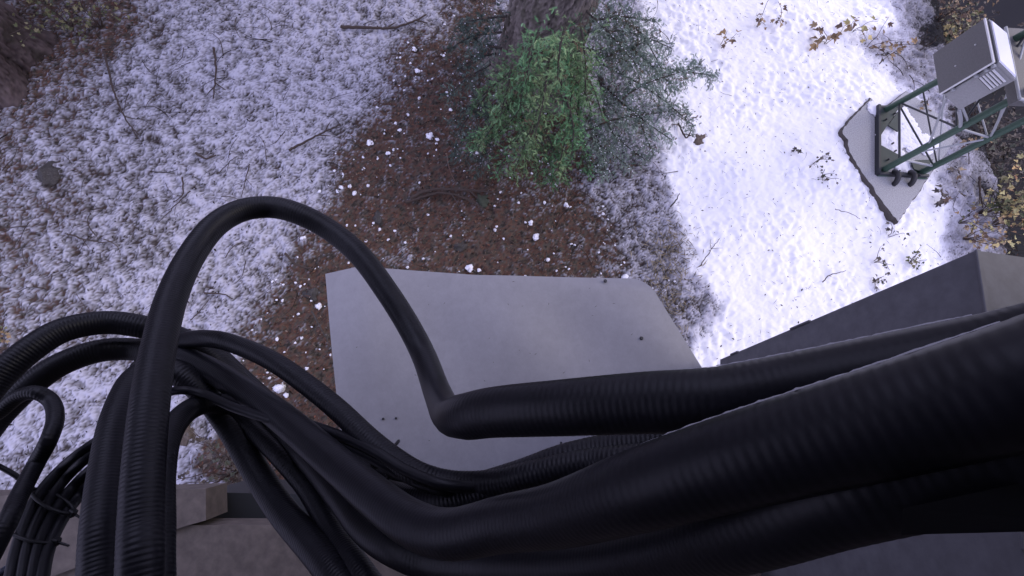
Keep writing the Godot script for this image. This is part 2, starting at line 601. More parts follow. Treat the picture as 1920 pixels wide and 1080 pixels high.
# one bough: a wooden axis with side twigs; needles hang along all of them
func bough(tree: Node3D, pts: Array, tone: Color, tone2: Color, spread: float, bare_part: float, snowy: float, label: String, density := 1.0) -> void:
	var line := smooth(pts, 0.03)
	var b := obj("branch", sweep(line, 0.014, 0.004, 6), M.twig, tree)
	if label: b.set_meta("label", label)
	var tr := []
	var cols := []
	var flakes := []
	var st := start()
	var n := line.size()
	var key := rng.randf_range(0.62, 1.15)
	var warm := rng.randf_range(0.7, 1.12)
	for i in range(int(n * bare_part), n):
		var f := float(i) / n
		var t := (line[mini(i + 1, n - 1)] - line[maxi(i - 1, 0)]).normalized()
		for rep in (4 if snowy > 0.05 else 3):
			if rng.randf() > 0.9 * density: continue
			var s := -1.0 if (i + rep) % 2 else 1.0
			var L: float = spread * (1.15 - 0.75 * f) * rng.randf_range(0.25, 1.05)
			var side: Vector3 = t.cross(Vector3.UP).normalized() * s
			var dir: Vector3 = (t * rng.randf_range(-0.35, 0.85) + side * rng.randf_range(0.15, 1.0) + Vector3(0, rng.randf_range(-0.7, 0.6), 0)).normalized()
			var steps := maxi(2, int(L / 0.028))
			var shade := rng.randf()
			var dead := rng.randf() < 0.10
			var q := line[i]
			for k in steps:
				dir = (dir + Vector3(rng.randf_range(-0.25, 0.25), rng.randf_range(-0.22, 0.1), rng.randf_range(-0.25, 0.25))).normalized()
				var nx: Vector3 = q + dir * 0.028
				var sz := rng.randf_range(0.024, 0.052)
				var yaw: Vector3 = dir.rotated(Vector3.UP, rng.randf_range(-1.5, 1.5)).normalized()
				var up := (Vector3.UP + Vector3(rng.randf_range(-0.8, 0.8), 0, rng.randf_range(-0.8, 0.8))).normalized()
				var zz: Vector3 = yaw.cross(up).normalized()
				var bb := Basis(yaw, zz.cross(yaw), zz).scaled_local(Vector3.ONE * sz)
				tr.append(Transform3D(bb, q + Vector3(rng.randf_range(-1, 1), rng.randf_range(-1, 1), rng.randf_range(-1, 1)) * 0.012))
				var c := tone.lerp(tone2, clampf(shade * 0.8 + rng.randf() * 0.4 - 0.1, 0, 1))
				if dead: c = Color(0.09, 0.06, 0.04)
				c = c * (1.25 if snowy == 0.0 else 1.5)
				cols.append(Color(c.r * (warm if snowy == 0.0 else 0.95), c.g, c.b) * key * rng.randf_range(0.55, 1.4))
				if rng.randf() < snowy:
					flakes.append(Transform3D(Basis.from_euler(Vector3(0, rng.randf() * TAU, 0)).scaled_local(Vector3(1.6, 0.7, 1.0) * rng.randf_range(0.0022, 0.005)), q + Vector3(0, 0.012, 0)))
				q = nx
	scatter("needles", M.tuft, M.needle, tr, cols, b)
	if flakes.size() > 5:
		scatter("snow_dusting", M.crumb, M.snow, flakes, [], b)

func high_crown(tree: Node3D, at: Vector3, y0: float, y1: float, r: float, count: int, sd: int) -> void:
	var g := RandomNumberGenerator.new()
	g.seed = sd
	var tr := []
	var cols := []
	for i in count:
		var f := g.randf()
		var a := g.randf() * TAU
		var rr := r * (1.05 - 0.85 * f) * sqrt(g.randf_range(0.03, 1.0))
		var p := at + Vector3(cos(a) * rr, lerpf(y0, y1, f) - rr * 0.25, sin(a) * rr)
		var b := Basis.from_euler(Vector3(g.randf_range(-0.4, 0.4), g.randf() * TAU, g.randf_range(-0.5, 0.2))).scaled_local(Vector3.ONE * g.randf_range(0.55, 0.9))
		tr.append(Transform3D(b, p))
		cols.append(Color(0.03, 0.06, 0.03) * g.randf_range(0.7, 1.3))
	scatter("crown", M.tuft, M.needle, tr, cols, tree)

# ---------------------------------------------------------------- leafy plants
func leaf_mesh(lobes: int) -> ArrayMesh:
	var st := start()
	st.set_smooth_group(-1)
	var rim := []
	var n := lobes * 4
	for i in n + 1:
		var a := lerpf(-2.65, 2.65, float(i) / n)
		var r := 0.5 * (0.72 + 0.28 * cos(a * lobes * 1.18)) * (0.75 + 0.25 * cos(a))
		rim.append(Vector3(cos(a) * r + 0.42, 0.10 * absf(sin(a)) - 0.05 * cos(a * 2.0), sin(a) * r))
	var c := Vector3(0.1, 0.0, 0)
	for i in n:
		for p in [c, rim[i], rim[i + 1]]: st.add_vertex(p)
	return done(st)

func leafy_plant(at: Vector3, label: String, h: float, stems: int, n: int, size: float, mats: Array, lean: Vector3, kind := "leafy_seedling", category := "plant", group := "leafy plants poking through the snow") -> void:
	var g := Vector3(at.x, land(at.x, at.z), at.z)
	var t := thing(kind, label, category, g, group)
	var left := n
	for s in stems:
		var dir := (lean + Vector3(rng.randf_range(-1, 1), 1.0 + rng.randf(), rng.randf_range(-1, 1))).normalized()
		var L := h * rng.randf_range(0.7, 1.15)
		var pts := [g - Vector3(0, 0.05, 0)]
		var p := g
		var d := dir
		for k in 5:
			p += d * L / 5.0
			d = (d + lean * 0.25 + Vector3(rng.randf_range(-0.35, 0.35), rng.randf_range(-0.35, 0.1), rng.randf_range(-0.35, 0.35))).normalized()
			pts.append(p)
		var line := smooth(pts, 0.03)
		obj("stem", sweep(line, 0.005, 0.0022, 5), M.stem, t)
		var m := int(ceil(float(n) / stems))
		for k in m:
			var i := clampi(int(line.size() * (0.3 + 0.7 * (k + 1.0) / m)), 1, line.size() - 1)
			var lf := obj("leaf", M.leaves[rng.randi() % 3], mats[rng.randi() % mats.size()], t)
			var yaw := rng.randf() * TAU
			var b := Basis.from_euler(Vector3(rng.randf_range(-0.7, 0.7), yaw, rng.randf_range(-0.9, 0.3))).scaled_local(Vector3.ONE * size * rng.randf_range(0.6, 1.3))
			var off := Vector3(cos(yaw), 0, -sin(yaw)) * rng.randf_range(0.0, 0.05)
			lf.transform = Transform3D(b, line[i] + off - g)
			if off.length() > 0.02 and k % 2 == 0:
				obj("petiole", rod(line[i], line[i] + off * 1.05, 0.0018, 0.0012, 4), M.stem, t)

# ---------------------------------------------------------------- cables
func cable(called: String, pts: Array, dia: float, label: String, rib := 0.00013, pitch := 0.0034, sides := 18, category := "cable", m: Material = null, rib1 := -1.0) -> Node3D:
	var step := pitch / 4.0 if rib > 0.0 else 0.008
	var line := smooth(pts, step)
	# even out the spacing so that the ribs stay regular
	var o := obj(called, sweep(line, dia * 0.5, dia * 0.5, sides, rib, pitch, rib1), m if m else M.cable)
	# plain runs that carry the cable on to the shelter wall and the tower side
	var hidden := ""      # ends that stop inside the bundle
	if "slimmer ribbed cable curving" in label or "near edge" in label or "tied bundle" in label: hidden = "start"
	elif "thin black cable" in label or "bluish" in label: hidden = "start end"
	elif "short thin cable" in label or "hooped cable" in label: hidden = "end"
	var first := false
	for e in [[pts[0], pts[0] - pts[1]], [pts[pts.size() - 1], pts[pts.size() - 1] - pts[pts.size() - 2]]]:
		var dir: Vector3 = e[1].normalized()
		first = not first
		if (first and "start" in hidden) or (not first and "end" in hidden): continue
		var far_ends := [e[0] + dir * 0.3, e[0] + dir * 0.7 + Vector3(0, -0.06, 0), e[0] + dir * 1.3 + Vector3(0, -0.2, 0)]
		if dir.x > 0.4 and e[0].x > 0.1: far_ends = [e[0] + dir * 0.06, e[0] + dir * 0.1 + Vector3(0.16, -0.07, 0.01), e[0] + dir * 0.1 + Vector3(0.75, -0.55, 0.05)]
		var run := smooth([e[0] - dir * 0.002] + far_ends, 0.03)
		obj("cable_run", sweep(run, dia * 0.5, dia * 0.5, 12), m if m else M.cable, o)
	tag(o, label, category, "black cables looping in front of the camera")
	return o

func glint_strip(on: Node3D, pts: Array, out: Vector3) -> void:      # a pale strip painting the sky glint along one flank of a cable
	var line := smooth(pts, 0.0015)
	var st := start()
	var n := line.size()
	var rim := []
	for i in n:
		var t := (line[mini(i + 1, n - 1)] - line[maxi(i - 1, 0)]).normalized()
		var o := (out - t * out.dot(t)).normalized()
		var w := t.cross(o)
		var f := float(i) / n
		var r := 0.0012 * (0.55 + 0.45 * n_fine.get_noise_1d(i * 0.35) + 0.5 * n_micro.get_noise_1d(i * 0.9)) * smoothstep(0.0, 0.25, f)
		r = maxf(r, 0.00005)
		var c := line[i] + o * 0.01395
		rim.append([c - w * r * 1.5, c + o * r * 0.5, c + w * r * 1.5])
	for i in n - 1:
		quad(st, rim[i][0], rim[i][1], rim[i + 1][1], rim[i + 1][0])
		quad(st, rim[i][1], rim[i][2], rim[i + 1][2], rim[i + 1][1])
	obj("glint_strip", done(st), M.glint, on)

func tie(at: Vector3, axis: Vector3, rx: float, ry: float, label: String, head := Vector3.ZERO) -> void:
	var t := thing("cable_tie", label, "cable tie", at, "black ties round the cables")
	var a := axis.normalized()
	var u := a.cross(Vector3.UP).normalized()
	var w := u.cross(a)
	var ring := PackedVector3Array()
	for k in 33:
		var f := TAU * k / 32.0
		ring.append(at + u * cos(f) * rx + w * sin(f) * ry)
	obj("band", sweep(ring, 0.0016, 0.0016, 6), M.rubber, t)
	var hd := head if head != Vector3.ZERO else w
	obj("tie_head", bevel_box(Vector3(0.006, 0.006, 0.007), 0.001, at + u * rx * hd.x + w * ry * hd.y, Basis(u, w, a)), M.rubber, t)
	obj("tie_tail", rod(at + u * rx * hd.x + w * ry * hd.y, at + (u * rx * hd.x + w * ry * hd.y) * 1.0 + (u * hd.x + w * hd.y).normalized() * 0.012, 0.0014, 0.001, 5), M.rubber, t)

func _ready() -> void:
	rng.seed = 7
	var cam := Camera3D.new()
	cam.name = "camera"
	cam.fov = 62.0
	cam.near = 0.02
	cam.far = 400.0
	add_child(cam)
	cam.transform = Transform3D(Basis(Vector3(0.995, 0.096, 0.026), Vector3(0.000, 0.257, -0.966), Vector3(-0.100, 0.962, 0.256)), Vector3(0, 5.2, 0))
	cam.make_current()
	var env := Environment.new()
	env.background_mode = Environment.BG_SKY
	var sm := ProceduralSkyMaterial.new()
	sm.sky_top_color = Color(0.72, 0.72, 0.875)
	sm.sky_horizon_color = Color(0.66, 0.65, 0.80)
	sm.sky_curve = 0.25
	sm.ground_bottom_color = Color(0.2, 0.19, 0.22)
	sm.ground_horizon_color = Color(0.45, 0.43, 0.52)
	sm.sun_angle_max = 1.0
	var sky := Sky.new()
	sky.sky_material = sm
	env.sky = sky
	env.background_energy_multiplier = 1.0
	env.tonemap_mode = Environment.TONE_MAPPER_LINEAR
	env.tonemap_exposure = 2.85
	env.sdfgi_enabled = true
	env.ssao_enabled = true
	env.ssil_enabled = true
	var we := WorldEnvironment.new()
	we.name = "world_environment"
	we.environment = env
	add_child(we)
	var sun := DirectionalLight3D.new()
	sun.name = "sun"
	sun.light_energy = 0.17
	sun.light_color = Color(1.0, 0.96, 0.95)
	sun.light_angular_distance = 28.0
	sun.shadow_enabled = true
	add_child(sun)
	sun.look_at_from_position(Vector3(7, 5.6, -1.5), Vector3.ZERO)

	n_big.seed = 3; n_big.frequency = 0.5; n_big.fractal_octaves = 3
	n_lump.seed = 11; n_lump.frequency = 6.5; n_lump.fractal_octaves = 2
	n_fine.seed = 21; n_fine.frequency = 17.0; n_fine.fractal_octaves = 2
	n_fine.domain_warp_enabled = true; n_fine.domain_warp_amplitude = 0.06; n_fine.domain_warp_frequency = 4.0; n_fine.domain_warp_fractal_type = FastNoiseLite.DOMAIN_WARP_FRACTAL_NONE
	n_micro.seed = 41; n_micro.frequency = 30.0; n_micro.fractal_octaves = 2
	n_cell.seed = 31; n_cell.frequency = 9.0; n_cell.fractal_octaves = 3
	M.snow = mat(Color(0.82, 0.82, 0.88), 0.8)
	M.glint = mat(Color(0.34, 0.34, 0.37), 0.7)  # pale colour for the painted sky glint on the cable edges
	M.glint.cull_mode = BaseMaterial3D.CULL_DISABLED
	M.twig = mat(Color(0.035, 0.028, 0.024), 0.9)
	M.dead = mat(Color(0.05, 0.035, 0.028), 0.9)
	M.stem = mat(Color(0.06, 0.04, 0.03), 0.8)
	M.needle = vmat(0.6, 0.3)
	M.needle.cull_mode = BaseMaterial3D.CULL_DISABLED
	M.tuft = tuft_mesh()
	M.crumb = lump_mesh(9, 0.8)
	M.leaves = [leaf_mesh(3), leaf_mesh(5), leaf_mesh(5)]
	M.tan_leaf = []
	for c in [Color(0.30, 0.20, 0.10), Color(0.20, 0.13, 0.07), Color(0.36, 0.27, 0.16), Color(0.14, 0.09, 0.06)]: M.tan_leaf.append(mat(c, 0.7))
	M.dark_leaf = []
	for c in [Color(0.05, 0.04, 0.035), Color(0.09, 0.07, 0.05), Color(0.07, 0.075, 0.05), Color(0.12, 0.10, 0.08)]: M.dark_leaf.append(mat(c, 0.7))
	M.gold_leaf = []
	for c in [Color(0.52, 0.42, 0.18), Color(0.44, 0.40, 0.18), Color(0.56, 0.38, 0.16), Color(0.36, 0.34, 0.18), Color(0.42, 0.24, 0.12)]: M.gold_leaf.append(mat(c, 0.7))
	M.olive_leaf = []
	for c in [Color(0.10, 0.11, 0.04), Color(0.16, 0.15, 0.06), Color(0.05, 0.06, 0.025), Color(0.22, 0.20, 0.10)]: M.olive_leaf.append(mat(c, 0.7))
	M.cable = grain(mat(Color(0.015, 0.015, 0.020), 0.43, 0.0, 0.36), 0.75, 1.0, 0.02, 6.0, 0.0, 3)
	M.rubber = mat(Color(0.015, 0.015, 0.017), 0.5)
	M.sheet = grain(mat(Color(0.285, 0.285, 0.315), 0.5, 0.1), 0.90, 1.0, 0.12, 2.2, 0.06, 5)
	M.sheet.albedo_texture.noise.frequency = 0.012
	M.sheet.albedo_texture.noise.fractal_octaves = 8
	M.sheet.albedo_texture.noise.fractal_gain = 0.8
	M.tan = grain(mat(Color(0.18, 0.15, 0.13), 0.7), 0.72, 1.0, 0.03, 1.2, 0.1, 6)
	M.grey = grain(mat(Color(0.15, 0.15, 0.165), 0.55), 0.8, 1.0, 0.02, 1.5, 0.03, 7)
	M.steel_dark = mat(Color(0.035, 0.038, 0.042), 0.55, 0.3)
	M.green = grain(mat(Color(0.055, 0.115, 0.078), 0.5, 0.1), 0.7, 1.0, 0.03, 5.0, 0.05, 8)
	M.gusset = mat(Color(0.022, 0.036, 0.032), 0.6)
	M.zinc = mat(Color(0.36, 0.37, 0.38), 0.5, 0.4)
	M.bolt = mat(Color(0.05, 0.05, 0.055), 0.4, 0.6)
	M.bright = mat(Color(0.7, 0.7, 0.7), 0.4, 0.2)
	M.door = grain(mat(Color(0.13, 0.127, 0.125), 0.5), 0.85, 1.0, 0.03, 3.0, 0.02, 9)
	M.case = grain(mat(Color(0.36, 0.36, 0.36), 0.5), 0.85, 1.0, 0.03, 3.0, 0.02, 10)
	M.concrete = grain(mat(Color(0.48, 0.48, 0.49), 0.9), 0.72, 1.0, 0.04, 2.5, 0.35, 12)
	M.stone = grain(mat(Color(0.10, 0.09, 0.083), 0.9), 0.5, 1.0, 0.03, 3.0, 0.5, 13)
	M.brown_stone = grain(mat(Color(0.22, 0.17, 0.13), 0.9), 0.5, 1.0, 0.03, 3.0, 0.5, 14)

	# where the snow never reached the ground
	for c in [[Vector3(0.070, 0.000, -5.171), Vector3(-0.199, 0.000, -4.009), 0.05, 1.0, 0.15], [Vector3(-0.199, 0.000, -4.009), Vector3(-0.686, 0.000, -2.744), 0.15, 2.0, 0.05], [Vector3(-0.686, 0.000, -2.744), Vector3(0.184, 0.000, -2.085), 0.4, 1.65, 0.0],
			[Vector3(-1.031, 0.000, -2.264), Vector3(-1.674, 0.000, -0.802), 0.15, 1.5, 0.02], [Vector3(-1.629, 0.000, -0.915), Vector3(-1.767, 0.000, -0.045), 0.3, 0.8, 0.02], [Vector3(-1.828, 0.000, -0.151), Vector3(-2.238, 0.000, 0.296), 0.2, 0.5, 0.05], [Vector3(-2.028, 0.000, 0.402), Vector3(-1.409, 0.000, 0.572), 0.3, 0.6, 0.0], [Vector3(0.186, 0.000, -2.285), Vector3(0.986, 0.000, -1.830), 0.35, 1.75, 0.05],
			[Vector3(0.536, 0.000, -3.888), Vector3(0.853, 0.000, -3.292), 0.5, 1.5, 0.15], [Vector3(-0.945, 0.000, -0.456), Vector3(0.734, 0.000, -0.091), 1.0, 2.0, 0.0], [Vector3(-4.751, 0.000, -4.676), Vector3(-5.303, 0.000, -4.044), 0.5, 1.5, 0.2], [Vector3(2.465, 0.000, -1.254), Vector3(2.286, 0.000, -1.382), 0.1, 0.6, 0.45], [Vector3(1.965, 0.000, -2.812), Vector3(2.063, 0.000, -0.760), 0.25, 0.9, 0.50]]:
		bare.append([Vector2(c[0].x, c[0].z), Vector2(c[1].x, c[1].z), c[2], c[3], c[4]])

	# ---- the setting
	make_ground()
	make_litter()

	# ---- the equipment shelter the camera hangs on
	var sh := thing("equipment_shelter", "tan equipment shelter with a flat ledge and raised kerb at bottom left", "shelter", Vector3(0, 0, 1.2))
	obj("roof_ledge", slab([Vector3(-0.813, 3.600, 0.283), Vector3(0.883, 3.600, 0.364), Vector3(1.2, 3.6, 1.4), Vector3(-1.3, 3.6, 1.4), Vector3(-1.184, 3.600, 0.395)], 3.6, 3.5), M.tan, sh)
	obj("ledge_kerb", slab([Vector3(-1.691, 3.620, 0.178), Vector3(-0.750, 3.620, 0.185), Vector3(-0.738, 3.620, 0.270), Vector3(-0.795, 3.620, 0.283), Vector3(-1.165, 3.620, 0.410), Vector3(-1.578, 3.620, 0.562)], 3.62, 3.49), M.tan, sh)
	obj("lower_wall", slab([Vector3(-1.28, 0, 0.52), Vector3(1.15, 0, 0.52), Vector3(1.15, 0, 3.0), Vector3(-1.28, 0, 3.0)], 3.5, -0.2), M.tan, sh)
	obj("shadowed_side", slab([Vector3(-0.833, 3.450, 0.215), Vector3(-0.377, 3.450, 0.242), Vector3(-0.361, 3.450, 0.374), Vector3(-0.828, 3.450, 0.352)], 3.45, 3.1), M.steel_dark, sh)  # dark box painted in for the shadowed side of the shelter
	obj("upper_wall", slab([Vector3(-1.6, 0, 0.95), Vector3(2.2, 0, 0.95), Vector3(2.2, 0, 3.0), Vector3(-1.6, 0, 3.0)], 5.72, 3.6), M.tan, sh)
	obj("eave", slab([Vector3(-2.0, 0, -0.62), Vector3(4.6, 0, -0.62), Vector3(4.6, 0, 3.2), Vector3(-2.0, 0, 3.2)], 5.84, 5.72), M.steel_dark, sh)  # unseen eave, read off the dark cables; lengthened rightward to shade the cabinet

	make_sheet()
	make_cabinet()
	make_tower()
	make_trees()
	make_plants()
	make_ground_things()
	make_cables()

# ---------------------------------------------------------------- steel sheet on posts
func make_sheet() -> void:
	var A := Vector3(-0.552, 3.300, -0.564)
	var B := Vector3(0.775, 3.300, -0.554)
	var Cc := Vector3(1.253, 3.300, 0.400)
	var Dd := Vector3(-0.409, 3.300, 0.330)
	var t := thing("steel_sheet", "flat grey galvanised steel sheet with rounded corner on posts below cables", "metal sheet", Vector3(0.3, 0, -0.2))
	var nu := 60
	var nv := 44
	var tops := []
	for j in nv + 1:
		var v := float(j) / nv
		for i in nu + 1:
			var u := float(i) / nu
			var lim := 1.0
			if v < 0.06: lim = 1.0 - 0.03 * pow(1.0 - v / 0.06, 2.0)
			var uu := u * lim
			var p := A.lerp(B, uu).lerp(Dd.lerp(Cc, uu), v)
			var lift := 0.0
			# the far edge rises to a shallow fold near the left corner and sags across the middle
			var tent := maxf(0.0, 1.0 - absf(uu - 0.10) / (0.10 if uu < 0.10 else 0.35))
			p.z -= tent * 0.028 * pow(1.0 - v, 3.0)
			lift += 0.012 * tent * (1.0 - v)
			lift += 0.011 * sin(uu * 15.0 + 0.6) * exp(-pow((v - 0.28) / 0.2, 2.0)) + 0.006 * sin(uu * 5.0 + v * 4.0)
			lift -= 0.02 * pow(maxf(0.0, 1.0 - v / 0.06), 2.0) * smoothstep(0.5, 1.0, uu)
			tops.append(p + Vector3(0, lift, 0))
	var st := start()
	var w := nu + 1
	var dn := Vector3(0, -0.004, 0)
	st.set_smooth_group(0)
	for j in nv:
		for i in nu:
			var k := j * w + i
			quad(st, tops[k], tops[k + 1], tops[k + w + 1], tops[k + w])
	st.set_smooth_group(1)
	for j in nv:
		for i in nu:
			var k := j * w + i
			quad(st, tops[k + w] + dn, tops[k + w + 1] + dn, tops[k + 1] + dn, tops[k] + dn)
	st.set_smooth_group(-1)
	for i in nu:
		quad(st, tops[i], tops[i] + dn, tops[i + 1] + dn, tops[i + 1])
		var k := nv * w + i
		quad(st, tops[k + 1], tops[k + 1] + dn, tops[k] + dn, tops[k])
	for j in nv:
		var k := j * w
		quad(st, tops[k + w], tops[k + w] + dn, tops[k] + dn, tops[k])
		k += nu
		quad(st, tops[k], tops[k] + dn, tops[k + w] + dn, tops[k + w])
	obj("sheet", done(st), M.sheet, t)
	for p in [Vector3(-0.330, 3.310, -0.309), Vector3(0.724, 3.310, -0.290), Vector3(0.594, 3.300, -0.537), Vector3(-0.301, 3.310, 0.002), Vector3(-0.254, 3.310, 0.001), Vector3(0.368, 3.310, 0.108)]:
		var cy := CylinderMesh.new()
		cy.top_radius = 0.006
		cy.bottom_radius = 0.008
		cy.height = 0.005
		cy.radial_segments = 10
		var b := obj("bolt", cy, M.bolt, t)
		b.position += p
		if p.z > 0.0: b.scale = Vector3(0.6, 1.0, 0.6)
	var bits := []
	for i in 46:
		var p := A.lerp(B, rng.randf_range(0.05, 0.9)).lerp(Dd.lerp(Cc, rng.randf_range(0.05, 0.9)), rng.randf_range(0.03, 0.95))
		var L := rng.randf_range(0.004, 0.016)
		bits.append(Transform3D(Basis.from_euler(Vector3(0, rng.randf() * TAU, 0)).scaled_local(Vector3(L, 0.003, 0.006)), p + Vector3(0, 0.022, 0)))
	tag(scatter("leaf_scraps", chip_mesh(), M.dead, bits, []), "tiny dark leaf scraps lying on the steel sheet", "leaf scraps", "", "stuff")
	# frame and posts
	var f0 := Vector3(-0.388, 3.260, 0.363)
	var f1 := Vector3(1.272, 3.260, 0.428)
	var f2 := Vector3(-0.493, 3.260, -0.471)
	var f3 := Vector3(0.753, 3.260, -0.468)
	var e := []
	for pr in [[f0, f1], [f2, f3], [f0, f2], [f1, f3]]:
		var d: Vector3 = pr[1] - pr[0]
		var bz := Basis(d.normalized(), Vector3.UP, d.normalized().cross(Vector3.UP))
		obj("frame_beam", bevel_box(Vector3(d.length(), 0.045, 0.045), 0.003, (pr[0] + pr[1]) * 0.5 + Vector3(0, -0.005, 0), bz), M.steel_dark, t)
	for p in [f0, f1, f2, f3]:
		obj("post", bevel_box(Vector3(0.06, 3.3, 0.06), 0.004, Vector3(p.x, 1.58, p.z)), M.steel_dark, t)
	obj("bracket", bevel_box(Vector3(0.012, 0.05, 0.05), 0.002, Vector3(-0.128, 3.300, 0.346)), M.bright, t)
	obj("bracket", bevel_box(Vector3(0.05, 0.006, 0.03), 0.002, Vector3(-0.161, 3.310, 0.337)), M.zinc, t)

# ---------------------------------------------------------------- grey cabinet at the right
func make_cabinet() -> void:
	var t := thing("equipment_cabinet", "large dark grey metal cabinet behind the thick cables at right", "cabinet", Vector3(1.6, 0, 0.2))
	var B := Vector3(1.127, 4.300, -0.325)
	var C := Vector3(1.086, 4.300, -0.035)
	var A := Vector3(1.054, 3.300, -0.199)
	var dz := (C - B)
	var C2 := B + dz * 3.6
	var D2 := A + Vector3(dz.x, 0, dz.z) * 4.6
	var right := Vector3(0.9, 0, 0.12)
	var st := start()
	hexa(st, [A, A + right, D2 + right, D2], [B, B + right, C2 + right, C2])
	obj("case", done(st), M.grey, t)
	# folded lip round the upper end
	var n := (A - B).cross(dz).normalized()
	if n.x > 0: n = -n
	var lip := start()
	bevel_into(lip, Vector3(0.012, 0.006, 0.6), 0.002, B + dz.normalized() * 0.3 + Vector3(-0.001, 0.0045, 0), Basis(dz.normalized().cross(Vector3.UP), Vector3.UP, dz.normalized()))
	obj("lip", done(lip), M.grey, t)
	var d := A - B
	for f in [0.52, 0.56, 0.90]:
		obj("hinge", bevel_box(Vector3(0.01, 0.05, 0.008), 0.002, B + d * f + Vector3(0, 0, -0.0005), Basis(Quaternion(Vector3.UP, d.normalized() * -1.0))), M.grey, t)
	var p := B + d * 0.15 + dz.normalized() * 0.135
	obj("bolt", rod(p - n * 0.004, p + n * 0.012, 0.010, 0.008, 12), M.bolt, t)
	var q := Vector3(1.122, 4.300, -0.173)
	obj("knob", rod(q + Vector3(0, -0.005, 0), q + Vector3(0.006, 0.03, -0.008), 0.013, 0.011, 14), M.rubber, t)
	obj("bracket", bevel_box(Vector3(0.05, 0.02, 0.02), 0.003, Vector3(1.179, 4.310, -0.178)), M.bolt, t)
	for x in [0.1, 0.8]:
		for s in [0.06, 0.95]:
			var g: Vector3 = A + Vector3(dz.x, 0, dz.z) * 4.6 * s + right * x
			obj("post", bevel_box(Vector3(0.07, 3.3, 0.07), 0.004, Vector3(g.x, 1.64, g.z)), M.steel_dark, t)

